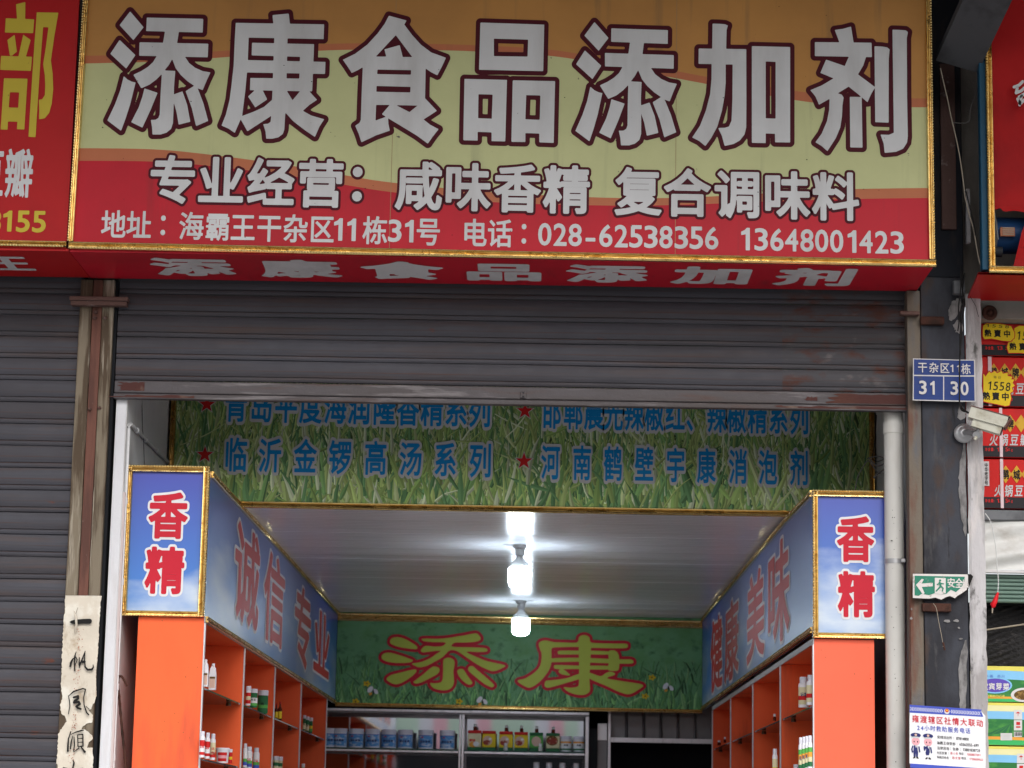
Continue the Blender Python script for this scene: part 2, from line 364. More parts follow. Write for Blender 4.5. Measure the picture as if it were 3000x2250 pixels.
def glyph_loops(ch):
    if ch == '1': return ONE
    if ch in GL: return GL[ch]
    _fc.body = ch; bpy.context.view_layer.update()
    dg = bpy.context.evaluated_depsgraph_get()
    me = bpy.data.meshes.new_from_object(_fo.evaluated_get(dg))
    n = len(me.vertices); adj = [[] for _ in range(n)]
    for e in me.edges: a, b = e.vertices; adj[a].append(b); adj[b].append(a)
    co = [(v.co.x, v.co.y) for v in me.vertices]; seen = [False] * n; loops = []
    for s0 in range(n):
        if seen[s0] or len(adj[s0]) < 2: continue
        lp = [s0]; seen[s0] = True; cur = min(adj[s0])
        if (s0 + 1) in adj[s0]: cur = s0 + 1
        while not seen[cur]:
            seen[cur] = True; lp.append(cur); nx = [q for q in adj[cur] if not seen[q]]
            if not nx: break
            cur = nx[0]
        loops.append([co[q] for q in lp])
    bpy.data.meshes.remove(me); GL[ch] = loops; return loops
GP = {}
def glyph_polys(ch, grow, res):
    key = (ch, round(grow, 4), res)
    if key in GP: return GP[key]
    loops = glyph_loops(ch)
    if not loops: GP[key] = []; return []
    al = np.array([p for l in loops for p in l]); mn = al.min(0) - grow - .03; mx = al.max(0) + grow + .03
    st = 1.0 / res; xs = np.arange(mn[0], mx[0] + st, st); ys = np.arange(mn[1], mx[1] + st, st)
    X_, Y_ = np.meshgrid(xs, ys); k2 = ('sdf', ch, res)
    segs = [s for l in loops for s in loop_segs(l)]
    d = seg_dist(X_, Y_, segs); w = winding(X_, Y_, segs); F = np.where(w != 0, d, -d) + grow
    GP[key] = contour(F, xs, ys); return GP[key]
class Plane:
    """a flat printed face: pixel -> point, with its in-plane right, up and outward directions"""
    def __init__(s, un, u, v, n): s.un = un; s.u = np.array(u, float); s.v = np.array(v, float); s.n = np.array(n, float)
def front(d): return Plane(lambda x, y: P(x, y, d), (1, 0, 0), (0, 0, 1), (0, -1, 0))
DIG = set('0123456789-')
ONE = [[(.19, 0), (.31, 0), (.31, .74), (.22, .74), (.14, .66), (0.02, .61), (0.02, .52), (.19, .56)]]
def put_text(mb, pl, items, m, grow=.02, off=.002, res=56, tilt=0.0, metres=False, ink=False):
    """items: (char, x, y, w, h); x,y = centre in pixels (or a world point when metres=True)"""
    for (ch, cx, cy, W, H) in items:
        if metres: c = np.array(cx, float); su = sv = 1.0
        else:
            c = pl.un(cx, cy); su = abs(np.dot(pl.un(cx + 1, cy) - c, pl.u)); sv = abs(np.dot(pl.un(cx, cy - 1) - c, pl.v))
        polys = glyph_polys(ch, grow, res); lp = glyph_loops(ch)
        if not lp: continue
        al = np.array([p for l in lp for p in l])
        if ch in DIG or ink:
            mn, mx = al.min(0), al.max(0); gx, gy = (mn + mx) / 2; wx = mx[0] - mn[0]; wy = mx[1] - mn[1]
            sx, sy = W * su / max(wx, .2), H * sv / max(wy, .6)
            if ch == '-': gy = .37; sx = W * su / .35; sy = H * sv / .75
            if ch == '1': sx = W * su / .46
        elif ch == '：': gx, gy = (al.min(0) + al.max(0)) / 2; sx, sy = W * su, H * sv
        else: gx, gy, sx, sy = .5, .38, W * su, H * sv
        for p in polys:
            q = []
            for (a, b) in p:
                U = (a - gx) * sx; V = (b - gy) * sy
                q.append(c + pl.u * (U + V * tilt) + pl.v * V + pl.n * off)
            mb.poly(q, m)
    return mb
def trace_field(polys, holes, strokes=(), pad=18, step=2.0):
    al = np.array([p for l in polys for p in l] + [p[:2] for s_ in strokes for p in s_])
    mn = al.min(0) - pad; mx = al.max(0) + pad
    xs = np.arange(mn[0], mx[0] + step, step); ys = np.arange(mn[1], mx[1] + step, step); X_, Y_ = np.meshgrid(xs, ys)
    F = np.full(X_.shape, -1e9)
    for l in polys:
        sg = loop_segs(l); d = seg_dist(X_, Y_, sg); F = np.maximum(F, np.where(winding(X_, Y_, sg) != 0, d, -d))
    for l in strokes:                       # (x, y, r) chains
        for a, b in zip(l[:-1], l[1:]):
            dx, dy = b[0] - a[0], b[1] - a[1]; t = np.clip(((X_ - a[0]) * dx + (Y_ - a[1]) * dy) / (dx * dx + dy * dy + 1e-9), 0, 1)
            d = np.hypot(X_ - a[0] - t * dx, Y_ - a[1] - t * dy); F = np.maximum(F, a[2] + t * (b[2] - a[2]) - d)
    for l in holes:
        sg = loop_segs(l); d = seg_dist(X_, Y_, sg); F = np.minimum(F, np.where(winding(X_, Y_, sg) != 0, -d, d))
    return F, xs, ys
def put_trace(mb, pl, field, m, grow=0.0, off=.002):
    F, xs, ys = field
    for p in contour(F + grow, xs, ys): mb.poly([pl.un(x, y) + pl.n * off for x, y in p], m)
    return mb
def line_items(text, xs, y0, y1, W, H, dw=None, dh=None):
    x0, x1 = xs[0], xs[-1]; it = []
    for ch, x in zip(text, xs):
        y = y0 + (y1 - y0) * (x - x0) / max(1, (x1 - x0))
        it.append((ch, x, y, dw, dh) if ch in DIG else (ch, x, y, W, H))
    return it
def spread(text, xa, xb): return [xa + (xb - xa) * i / max(1, len(text) - 1) for i in range(len(text))]
def zoomed(polys, sc, ox, oy): return [[(x / sc + ox, y / sc + oy) for x, y in l] for l in polys]

def moulding(mb, a, b, w, out, up, m, m2, depth=.02):
    """stepped picture-frame moulding from a to b; 'up' = across the bar, 'out' = away from the wall"""
    a, b, out, up = (np.array(q, float) for q in (a, b, out, up))
    prof = [(-.5, 0), (-.5, .75), (-.40, 1), (-.28, .95), (-.2, .55), (-.05, .50), (.12, .72), (.24, .66), (.3, .9), (.42, .95), (.5, .7), (.5, 0)]
    n = 2
    rows = [[a + (b - a) * t + up * (p * w) + out * (q * depth) for p, q in prof] for t in np.linspace(0, 1, n)]
    for k in range(len(prof) - 1):
        mm = m if 3 <= k <= 6 else m2
        mb.grid([[r[k], r[k + 1]] for r in rows], mm, False)
    for r in rows: mb.poly(r, m)
    # beading on the inner edge
    L = np.linalg.norm(b - a); nb = int(L / .012); t = (b - a) / L
    for i in range(nb):
        c = a + t * (i + .5) * .012 + up * (-.36 * w) + out * depth
        q = .0045
        mb.poly([c - t * q - up * q, c - t * q + up * q, c + out * .003], m2); mb.poly([c + t * q + up * q, c + t * q - up * q, c + out * .003], m2)
    return mb
# ================================================================== SETTING
g = MB().box(-60, 60, -80, 60, -0.3, 0.0, 'ground').build('ground', kind='structure')
w = MB()
w.box(-6.0, 6.0, 0.07, 0.25, 3.93, 5.75, 'concrete_wall')
w.build('facade_wall', kind='structure')
canopy = thing('market_canopy', 'grey sheet metal canopy over the pavement above the signboards', 'canopy', (0, -1.2, 5.75))
B(-9, 9, -3.3, 8.2, 5.75, 5.85, 'roofing').build('roof_sheet', canopy)
B(-9, 9, -3.3, -3.2, 5.55, 5.75, 'steel_grey').build('edge_beam', canopy)
wl = MB().box(-1.845, -1.797, 0.012, 7.9, 0, 5.7, 'inner_wall'); wl.build('left_wall', kind='structure')
B(1.622, 1.72, 0.0, 7.9, 0, 5.7, 'inner_wall').build('right_wall', kind='structure')
B(-1.797, 1.622, 7.85, 7.95, 0, 5.7, 'dark_void').build('back_wall', kind='structure')
B(-6, -1.845, 0.12, 0.25, 0, 3.93, 'concrete_wall').build('neighbour_wall', kind='structure')
# plaster edge of the party wall beside the shutter post
p = MB().box(-1.843, -1.800, 0.006, 0.011, 0, 3.9, 'plaster')
p.build('wall_edge', kind='structure')

# ------------------------------------------------------------------ opposite side of the street (seen in the mirror)
ob = thing('opposite_building', 'low grey building across the street seen in the mirror', 'building', (0, -19, 0))
B(-14, 14, -22, -19, 0, 3.6, 'dark_steel').build('wall', ob)
aw = thing('striped_awning', 'pale green and pink striped awning with wavy hem across the street', 'awning', (0, -17.5, 3.2))
m = MB(); n = 120
for i in range(n):
    x0, x1 = -5 + 10 * i / n, -5 + 10 * (i + 1) / n
    st = (i // 3) % 8; c = 'awning_pink' if st in (0, 5) else ('awning_green' if st in (1, 2, 3, 6) else 'awning_white')
    h = lambda x: 3.02 + .10 * math.sin(x * 5.0) + .06 * math.sin(x * 2.1 + 1)
    m.poly([(x0, -17, h(x0)), (x1, -17, h(x1)), (x1, -17, 3.55), (x0, -17, 3.55)], c)
    m.poly([(x0, -17, 3.55), (x1, -17, 3.55), (x1, -19, 3.9), (x0, -19, 3.9)], c)
m.build('canvas', aw)

# ================================================================== SIGNBOARDS
def cw(pts, d=9.95): return [P(x, y, d) for x, y in pts]
main = thing('shop_signboard', 'large shop sign with white outlined characters on tan, pale green and red waves', 'sign', (-0.17, -0.05, 3.93))
XL, XR, ZT, ZB = -1.96, 1.62, 5.4, 3.945
A_ = spline([(200, 164), (450, 160), (640, 150), (950, 129), (1200, 128), (1400, 133), (1616, 146), (1800, 178), (1990, 210), (2070, 225), (2340, 268), (2500, 283), (2640, 288), (2800, 288)], 5)
B_ = spline([(200, 187), (450, 181), (640, 169), (950, 148), (1200, 146), (1400, 151), (1616, 164), (1800, 195), (1990, 231), (2070, 246), (2340, 295), (2500, 310), (2640, 314), (2800, 314)], 5)
C_ = spline([(200, 434), (440, 437), (615, 453), (850, 485), (1020, 515), (1150, 535), (1440, 563), (1770, 579), (2000, 579), (2250, 566), (2500, 554), (2800, 550)], 5)
D_ = spline([(200, 471), (440, 473), (615, 486), (850, 515), (1020, 543), (1150, 563), (1440, 592), (1770, 602), (2000, 600), (2250, 590), (2500, 583), (2800, 579)], 5)
xs = np.linspace(XL, XR, 90)
def wcurve(c):
    q = np.array([P(x, y, 9.95)[[0, 2]] for x, y in c]); return np.interp(xs, q[:, 0], q[:, 1])
lv = [np.full(90, ZT), wcurve(A_), wcurve(B_), wcurve(C_), wcurve(D_), np.full(90, ZB)]
m = MB()
for k, mm in enumerate(('sign_tan', 'sign_orange', 'sign_green', 'sign_orange', 'sign_red')):
    for i in range(89):
        m.poly([(xs[i], -.55, lv[k + 1][i]), (xs[i + 1], -.55, lv[k + 1][i + 1]), (xs[i + 1], -.55, lv[k][i + 1]), (xs[i], -.55, lv[k][i])], mm)
m.build('face_panel', main)
m = MB()
for k in range(70):
    x, z, r = random.uniform(XL + .1, XR - .1), random.uniform(4.0, 5.2), random.uniform(.0010, .0030)
    m.poly([(x + r * math.cos(t) * random.uniform(.6, 1.5), -.5535, z + r * math.sin(t) * random.uniform(.5, 1.1)) for t in np.linspace(0, 6.28, 7)[:-1]][::1], 'burnt')
m.build('dirt_specks', main, kind='stuff')
m = MB()
for x in (-.64, .55): m.poly([(x, -.5508, 3.96), (x + .0022, -.5508, 3.96), (x + .0022, -.5508, 5.4), (x, -.5508, 5.4)], 'seam')
m.build('sheet_seams', main, kind='stuff')
m = MB(); m.box(-1.972, 1.628, -.548, -.05, 3.932, 3.944, 'sign_red'); m.build('underside_panel', main)
B(-1.972, -1.962, -.548, -.05, 3.945, 5.4, 'blue_edge').build('side_panel', main); B(1.618, 1.628, -.548, -.05, 3.945, 5.4, 'blue_edge').build('side_panel', main)
m = MB()
moulding(m, (-1.975, -.55, 3.957), (1.632, -.55, 3.938), .031, (0, -1, 0), (0, 0, 1), 'gold', 'gold_plain'); m.build('bottom_frame', main)
for a, b in (((-1.968, -.55, 3.975), (-1.950, -.55, 5.4)), ((1.616, -.55, 3.956), (1.612, -.55, 5.4))):
    m = MB(); moulding(m, a, b, .026, (0, -1, 0), (-1, 0, 0) if a[0] > 0 else (1, 0, 0), 'gold', 'gold_plain'); m.build('side_frame', main)
F1 = front(9.95)
TIAN = zoomed([
 [(330, 97), (490, 285), (368, 438), (205, 260)], [(205, 435), (393, 615), (283, 775), (95, 600)],
 [(255, 865), (300, 905), (350, 930), (395, 940), (330, 1200), (275, 1370), (222, 1513), (140, 1450), (60, 1390), (150, 1200), (210, 1040)],
 [(528, 170), (1197, 185), (1190, 348), (520, 330)], [(745, 325), (910, 325), (885, 480), (718, 480)], [(442, 463), (1257, 480), (1250, 642), (437, 622)],
 [(650, 620), (600, 700), (540, 755), (460, 805), (368, 848), (462, 1008), (560, 965), (640, 905), (700, 845), (737, 797), (790, 730), (830, 660), (830, 590)],
 [(980, 635), (1030, 710), (1100, 765), (1190, 805), (1283, 820), (1240, 910), (1190, 1030), (1128, 1008), (1090, 980), (1010, 925), (930, 850), (870, 770), (828, 660), (800, 590)],
 [(737, 797), (865, 803), (850, 1000), (845, 1250), (838, 1420), (815, 1490), (760, 1535), (690, 1556), (595, 1557), (590, 1470), (575, 1383), (630, 1382), (665, 1360), (680, 1320), (690, 1100), (705, 845)],
 [(500, 1010), (655, 1062), (570, 1270), (475, 1475), (342, 1410), (430, 1240), (475, 1110)],
 [(850, 1080), (950, 1045), (1005, 1200), (1043, 1405), (905, 1440), (880, 1290), (840, 1150)],
 [(988, 1043), (1095, 975), (1135, 1020), (1200, 1190), (1255, 1395), (1112, 1457), (1060, 1240)]], 4.047, 300, 10)
KANG = zoomed([
 [(722, 100), (915, 82), (930, 220), (735, 220)],
 [(287, 192), (1335, 210), (1328, 385), (440, 367), (430, 633), (420, 780), (400, 1000), (362, 1298), (345, 1335), (275, 1497), (200, 1445), (118, 1410), (170, 1280), (215, 1100), (240, 900), (262, 700), (275, 400)],
 [(480, 428), (1215, 445), (1210, 600), (475, 578)], [(420, 633), (1350, 655), (1345, 798), (410, 780)], [(460, 845), (1200, 855), (1193, 1005), (455, 990)],
 [(1055, 445), (1215, 445), (1193, 1005), (1035, 1000)],
 [(750, 200), (905, 200), (885, 1000), (875, 1250), (862, 1460), (845, 1510), (790, 1550), (720, 1565), (648, 1565), (640, 1480), (612, 1393), (670, 1388), (700, 1365), (708, 1290), (722, 1000)],
 [(525, 980), (600, 980), (660, 1100), (518, 1195), (433, 1065)],
 [(730, 1095), (620, 1190), (500, 1245), (360, 1298), (345, 1335), (425, 1478), (560, 1390), (715, 1290)],
 [(880, 980), (960, 1110), (1060, 990), (1155, 1000), (1250, 1105), (1160, 1165), (1082, 1235), (1180, 1290), (1335, 1335), (1280, 1420), (1225, 1545), (1100, 1460), (970, 1360), (870, 1250), (860, 1100)]], 4.047, 620, 20)
SHI = zoomed([[(630, 105), (835, 160), (808, 208), (900, 330), (1000, 440), (1120, 530), (1290, 592), (1245, 690), (1190, 795), (1120, 760), (1055, 715), (1048, 1060), (1185, 1205), (1110, 1255), (1030, 1305), (1105, 1365), (1205, 1418), (1140, 1500), (1080, 1585), (950, 1490), (620, 1290), (625, 1360), (640, 1435), (480, 1490), (312, 1570), (280, 1470), (240, 1378), (290, 1345), (305, 1310), (315, 1000), (328, 700), (270, 735), (200, 768), (150, 690), (97, 615), (240, 545), (380, 440), (500, 310), (580, 200)]], 3.95, 980, 20)
SHI_H = zoomed([[(710, 330), (900, 583), (790, 583), (755, 445), (578, 495), (600, 578), (478, 578)], [(498, 728), (887, 735), (885, 788), (493, 780)], [(487, 918), (880, 928), (877, 993), (485, 985)], [(482, 1137), (640, 1137), (548, 1245), (597, 1275), (475, 1318)], [(712, 1140), (962, 1145), (868, 1220)]], 3.95, 980, 20)
PIN = zoomed([[(893, 130), (1258, 142), (1252, 408), (885, 400)], [(802, 452), (1045, 458), (1035, 810), (957, 808), (957, 758), (877, 755), (877, 805), (795, 803)], [(1078, 460), (1320, 465), (1312, 818), (1230, 815), (1230, 765), (1150, 762), (1150, 813), (1070, 812)]], 1.952, 950, 0)
PIN_H = zoomed([[(970, 222), (1166, 228), (1163, 325), (970, 322)], [(882, 540), (963, 542), (958, 680), (880, 677)], [(1155, 545), (1236, 547), (1232, 686), (1150, 683)]], 1.952, 950, 0)
TIAN2 = [[(x + 1360 + .034 * (y - 34), y + 31 + .01 * (x - 380)) for x, y in l] for l in TIAN]
JIA = zoomed([[(345, 117), (430, 120), (490, 125), (523, 140), (508, 190), (503, 410), (735, 413), (737, 1000), (735, 1320), (715, 1400), (660, 1470), (590, 1510), (485, 1533), (455, 1420), (410, 1325), (490, 1322), (535, 1308), (565, 1240), (575, 1000), (578, 590), (497, 590), (497, 800), (485, 950), (455, 1120), (400, 1310), (330, 1440), (262, 1535), (190, 1475), (110, 1435), (200, 1300), (270, 1120), (318, 930), (333, 760), (335, 585), (183, 583), (185, 405), (342, 408)], [(800, 378), (1243, 388), (1243, 1493), (1068, 1490), (1068, 1392), (960, 1388), (960, 1500), (800, 1497)]], 3.95, 2000, 40)
JIA_H = zoomed([[(960, 555), (1075, 560), (1075, 1217), (960, 1213)]], 3.95, 2000, 40)
JI = zoomed([[(368, 148), (460, 135), (552, 110), (582, 300), (425, 300)], [(143, 285), (783, 292), (788, 455), (143, 443)],
 [(530, 445), (722, 450), (690, 550), (630, 650), (560, 760), (525, 788), (395, 868), (310, 925), (190, 993), (150, 900), (92, 828), (220, 775), (355, 695), (430, 620), (480, 558)],
 [(270, 483), (480, 555), (560, 600), (630, 650), (825, 795), (780, 870), (738, 965), (640, 880), (525, 788), (355, 695), (205, 633)],
 [(310, 915), (395, 860), (445, 878), (468, 910), (455, 1000), (450, 1120), (430, 1250), (380, 1370), (285, 1517), (220, 1460), (150, 1417), (220, 1320), (280, 1180), (305, 1050)],
 [(538, 903), (672, 905), (682, 1478), (543, 1475)], [(817, 332), (900, 335), (960, 345), (988, 368), (978, 480), (977, 1195), (825, 1190)],
 [(1020, 145), (1100, 147), (1170, 152), (1195, 172), (1182, 240), (1185, 900), (1193, 1350), (1185, 1420), (1140, 1490), (1060, 1525), (932, 1537), (920, 1430), (885, 1330), (980, 1333), (1035, 1310)]], 3.858, 2350, 50)
for pol, hol in ((TIAN, []), (KANG, []), (SHI, SHI_H), (PIN, PIN_H), (TIAN2, []), (JIA, JIA_H), (JI, [])):
    f = trace_field(pol, hol, step=2.2)
    m = MB(); put_trace(m, F1, f, 'letter_maroon', 13.0, .0012); put_trace(m, F1, f, 'letter_white', 0.0, .0026); m.build('character', main)
t2 = '专业经营：咸味香精复合调味料'
x2 = [507, 648, 794, 940, 1047, 1227, 1370, 1516, 1660, 1870, 2013, 2161, 2305, 2448]
it = line_items(t2, x2, 526, 576, 140, 146)
m = MB(); put_text(m, F1, it, 'letter_maroon', .078, .0012, 60); put_text(m, F1, it, 'letter_white', .027, .0026, 60); m.build('lettering', main)
t3 = '地址：海霸王干杂区11栋31号电话：028-6253835613648001423'
x3 = [333, 407, 478, 561, 638, 712, 789, 866, 943, 991, 1030, 1099, 1157, 1199, 1255, 1390, 1465, 1535, 1596, 1641, 1685, 1730, 1775, 1820, 1863, 1907, 1951, 1996, 2040, 2085, 2184, 2230, 2276, 2319, 2364, 2407, 2451, 2496, 2537, 2583, 2628]
it = line_items(t3, x3, 657, 711, 75, 86, 36, 63)
it = [(c, x, y, (20 if c == '-' and 0 else w_), (20 if c == '-' and 0 else h_)) for c, x, y, w_, h_ in it]
m = MB(); put_text(m, F1, it, 'letter_white', .018, .0016, 56); m.build('lettering', main)
# writing on the underside
UP = Plane(lambda x, y: PZ(x, y, 3.932), (1, 0, 0), (0, -1, 0), (0, 0, -1))
m = MB(); it = []
for ch, x, y in zip('添康食品添加剂', (412, 645, 868, 1088, 1310, 1540, 1760), (572, 576, 582, 588, 593, 599, 605)):
    c = PZ(x * 1.356, y * 1.356, 3.932); it.append((ch, (c[0], -.30, 3.932), None, .345, .34))
put_text(m, UP, it, 'letter_white', .042, .0015, 56, metres=True); m.build('lettering', main)

left = thing('red_neighbour_signboard', 'red signboard with yellow characters cut off by the left edge', 'sign', (-2.6, -0.05, 3.93))
B(-3.4, -1.986, -.55, -.53, 3.945, 5.4, 'left_red').build('face_panel', left)
B(-3.4, -1.976, -.548, -.05, 3.934, 3.944, 'left_red').build('underside_panel', left)
m = MB(); moulding(m, (-3.4, -.55, 3.967), (-1.985, -.55, 3.960), .026, (0, -1, 0), (0, 0, 1), 'gold', 'gold_plain'); m.build('bottom_frame', left)
BU = zoomed([[(187, 50), (295, 25), (292, 225), (198, 225)], [(68, 213), (397, 225), (385, 385), (58, 378)], [(87, 465), (170, 403), (197, 600), (140, 645), (115, 645)], [(270, 403), (357, 465), (298, 665), (213, 660)], [(13, 648), (372, 658), (358, 822), (3, 810)], [(47, 907), (320, 912), (283, 1500), (197, 1497), (203, 1410), (93, 1408), (88, 1502), (8, 1500)],
 [(427, 145), (677, 148), (630, 420), (590, 700), (610, 850), (617, 1030), (600, 1200), (570, 1310), (520, 1370), (453, 1382), (455, 1280), (450, 1155), (490, 1150), (520, 1100), (525, 1000), (520, 870), (500, 745), (530, 560), (562, 318), (500, 315), (470, 700), (440, 1150), (412, 1588), (330, 1585), (370, 950), (400, 500)]], 3.95, 0, 0)
BU_H = zoomed([[(115, 1068), (223, 1072), (212, 1248), (103, 1245)]], 3.95, 0, 0)
m = MB(); put_trace(m, F1, trace_field(BU, BU_H, step=2.2), 'letter_yellow', 0, .002); m.build('character', left)
m = MB(); put_text(m, F1, [('瓣', 56, 507, 84, 150), ('豆', -28, 507, 84, 150)], 'letter_white', .02, .002); m.build('lettering', left)
m = MB(); put_text(m, F1, [('1', 22, 648, 36, 58), ('5', 68, 649, 36, 60), ('5', 115, 650, 36, 60), ('8', -16, 648, 36, 60)], 'letter_yellow', .022, .002); m.build('lettering', left)
m = MB(); c = PZ(-8, 772, 3.934); put_text(m, UP, [('旺', (c[0], -.31, 3.934), None, .30, .30)], 'letter_white', .026, .0015, metres=True); m.build('lettering', left)

# right signboard with torn red cloth
right = thing('torn_red_signboard', 'red cloth signboard with torn hole showing a motor at right edge', 'sign', (2.4, -0.05, 3.93))
a = P(2900, 600, 9.95)[0]; zb = P(2920, 790, 9.95)[2]
HOLE = [(2904, 613), (2935, 604), (2945, 616), (2975, 612), (3010, 618), (3010, 640), (2994, 680), (2984, 728), (2975, 770), (2966, 792), (2935, 778), (2904, 768)]
def cloth(x, z): return -.53 + .012 * math.sin(9 * x + 4 * z) + .010 * math.sin(17 * z - 7 * x) + .006 * math.sin(31 * x + 23 * z)
m = MB(); xs_ = np.arange(a + .012, 3.2, .012); zs_ = np.arange(zb + .005, 5.4, .012)
hx = [tuple(P(x, y, 9.95)[[0, 2]]) for x, y in HOLE]; Xg, Zg = np.meshgrid(xs_, zs_); W_ = winding(Xg, Zg, loop_segs(hx))
X_, Z_ = np.meshgrid(xs_, zs_); sg = loop_segs(hx); dF = seg_dist(X_, Z_, sg); Fh = np.where(W_ != 0, -dF, dF)
for p_ in contour(Fh, xs_, zs_): m.poly([(x, cloth(x, z), z) for x, z in p_], 'cloth_red', True)
m.build('cloth_face', right)
bx_ = P(2873, 600, 9.95)[0]
m = MB(); m.box(bx_ + .003, a - .006, -.545, -.50, zb, 5.4, 'blue_edge', .004); m.build('side_panel', right)
m = MB(); moulding(m, (a + .003, -.55, zb), (a + .003, -.55, 5.4), .028, (0, -1, 0), (1, 0, 0), 'gold', 'gold'); m.build('side_frame', right)
m = MB(); moulding(m, (a - .01, -.55, zb - .001), (3.2, -.55, zb - .008), .030, (0, -1, 0), (0, 0, 1), 'gold', 'gold_plain'); m.build('bottom_frame', right)
q1 = P(2866, 798, 9.95)[0]; q2 = P(2832, 866, 10.45)[0]; zu = zb - .022
m = MB(); m.poly([(q1, -.55, zu), (3.3, -.55, zu), (3.3, -.05, zu), (q2, -.05, zu)], 'left_red'); m.poly([(q1, -.55, zu + .01), (3.3, -.55, zu + .01), (3.3, -.05, zu + .01), (q2, -.05, zu + .01)], 'left_red')
m.poly([(q1, -.55, zu), (q1, -.55, zu + .01), (q2, -.05, zu + .01), (q2, -.05, zu)], 'left_red'); m.build('underside_panel', right)
m = MB()
for st in ([(1138, 890), (1190, 870), (1225, 835)], [(1170, 900), (1160, 950), (1215, 925), (1240, 900)], [(1190, 990), (1240, 960), (1260, 950)], [(1195, 1070), (1200, 1020), (1215, 980)], [(1175, 1010), (1200, 1060), (1240, 1020)]):
    put_trace(m, front(9.93), trace_field([], [], [[(x / 3.456 + 2640, y / 3.456, 4.2) for x, y in st]], step=1.5), 'letter_white', 0, .012)
m.build('lettering', right)
mt = thing('shutter_motor', 'blue cylindrical shutter motor showing through the torn red cloth', 'motor', P(2940, 770, 10.1))
c0 = P(2912, 690, 10.12); c1 = P(2990, 692, 10.12)
m = MB(); m.tube([c0, c1 + np.array([.3, 0, 0])], .078, 'motor_blue', 20); m.build('housing', mt)
m = MB(); m.tube([c0 - np.array([.02, 0, 0]), c0 + np.array([.001, 0, 0])], .083, 'steel_grey', 20); m.build('flange', mt)
pa, pb = P(2930, 665, 10.02), P(2974, 692, 10.02)
m = MB(); m.box(pa[0], pb[0], pa[1], pa[1] + .012, pb[2], pa[2], 'label_orange', .002)
for k in range(4): m.box(pa[0] + .01, pb[0] - .004, pa[1] - .002, pa[1] - .0005, pb[2] + .006 + k * .009, pb[2] + .010 + k * .009, 'cable_beige')
m.build('rating_plate', mt)
c2, c3 = P(2902, 736, 10.08), P(2935, 738, 10.08)
m = MB(); m.tube([c2, c3], .022, 'dark_steel', 14); m.tube([P(2912, 615, 10.0), P(2924, 702, 10.0)], .004, 'steel_grey'); m.build('gear_shaft', mt)

# ================================================================== SHUTTERS
PITCH = .0965
PROF = [(0, .002), (.002, -.005), (.010, -.0075), (.018, -.0075), (.020, -.002), (.0215, -.002), (.0235, -.0065), (.036, -.0095), (.046, -.0105), (.0495, -.0104), (.064, -.0100), (.080, -.0080), (.0925, -.0045), (.0945, .002), (.0965, .002)]
def slat_mesh(x0, x1, mt_, seed=0.0, nx=34):
    m = MB(); xs_ = np.linspace(x0, x1, nx + 1)
    def dent(x, z):                      # shallow dents pushed into the thin sheet
        return .0016 * math.sin(3.1 * x + seed) + .0012 * math.sin(9.7 * x + 2.3 * seed) * math.sin(z * 32) + .0009 * math.sin(23 * x + seed * 5)
    for k in range(len(PROF) - 1):
        mm = 'slat_edge' if k in (3, 4, 8) else mt_
        (za, ya), (zb_, yb_) = PROF[k], PROF[k + 1]
        m.grid([[(x, ya + dent(x, za), za + .0007 * math.sin(5 * x + seed)) for x in xs_], [(x, yb_ + dent(x, zb_), zb_ + .0007 * math.sin(5 * x + seed)) for x in xs_]], mm, True)
    return m
def slat_obj(m, parent, z):
    me_o = m.build('slat', None); me_o.parent = parent; me_o.location = (0, 0, z - parent.location.z); return me_o
sh = thing('roller_shutter', 'grey roller shutter pulled halfway up over the open shop front', 'shutter', (-0.13, 0.0, 3.405))
bz = 3.49
for i in range(5):
    x0, x1 = -1.852 + .13, 1.600 + .13
    m = slat_mesh(x0, 1.05 + .13, 'slat', i * 1.7)
    mm = slat_mesh(1.05 + .13, x1, 'slat_rusty', i * 1.7, 12)
    k = len(m.v); m.v += mm.v; s_ = m.slot('slat_rusty'); e_ = m.slot('slat_edge')
    for f, mi in zip(mm.f, mm.mi): m.f.append(tuple(q + k for q in f)); m.mi.append(s_ if mm.mats[mi] == 'slat_rusty' else e_); m.sm.append(True)
    o = slat_obj(m, sh, bz + i * PITCH); o.rotation_euler = (0, random.uniform(-.0006, .0006), 0)
    # every slat gets its own stretch of the texture
    for v in o.data.vertices: v.co.y += 0
m = MB()
m.box(-1.852, 1.595, -.022, .004, 3.43, 3.486, 'bottom_bar', .005)
m.box(-1.852, 1.595, -.034, .006, 3.404, 3.427, 'bottom_bar', .004)
m.build('bottom_bar', sh)
def rag(pts, j): return [(x + random.uniform(-j, j), y + random.uniform(-j, j) * .0012 / .0012) for x, y in pts]
m = MB()
def rust_patch(x0, x1, z0, z1, y, ex):
    pts = [(x1, z0)] + [(x1, z1)]
    pts += [(x, z1 - random.uniform(0, .006)) for x in np.linspace(x1 - .02, x0, 14)] + [(x0 + random.uniform(-ex, ex), z) for z in np.linspace(z1, z0, 8)] + [(x, z0 + random.uniform(0, .002)) for x in np.linspace(x0, x1 - .02, 10)]
    pts = [(x * 1000, z * 1000) for x, z in pts]
    f = trace_field([pts], [], step=2.5, pad=5)
    for p_ in contour(*f): m.poly([(x / 1000, y, z / 1000) for x, z in p_], 'bar_rust')
rust_patch(1.27, 1.588, 3.436, 3.480, -.0232, .035); rust_patch(1.15, 1.20, 3.445, 3.465, -.0232, .012); rust_patch(1.05, 1.588, 3.409, 3.422, -.0352, .05); rust_patch(-1.84, -1.72, 3.440, 3.480, -.0232, .03); rust_patch(-1.84, -1.50, 3.409, 3.422, -.0352, .05)
m.build('rust_patches', sh, kind='stuff')
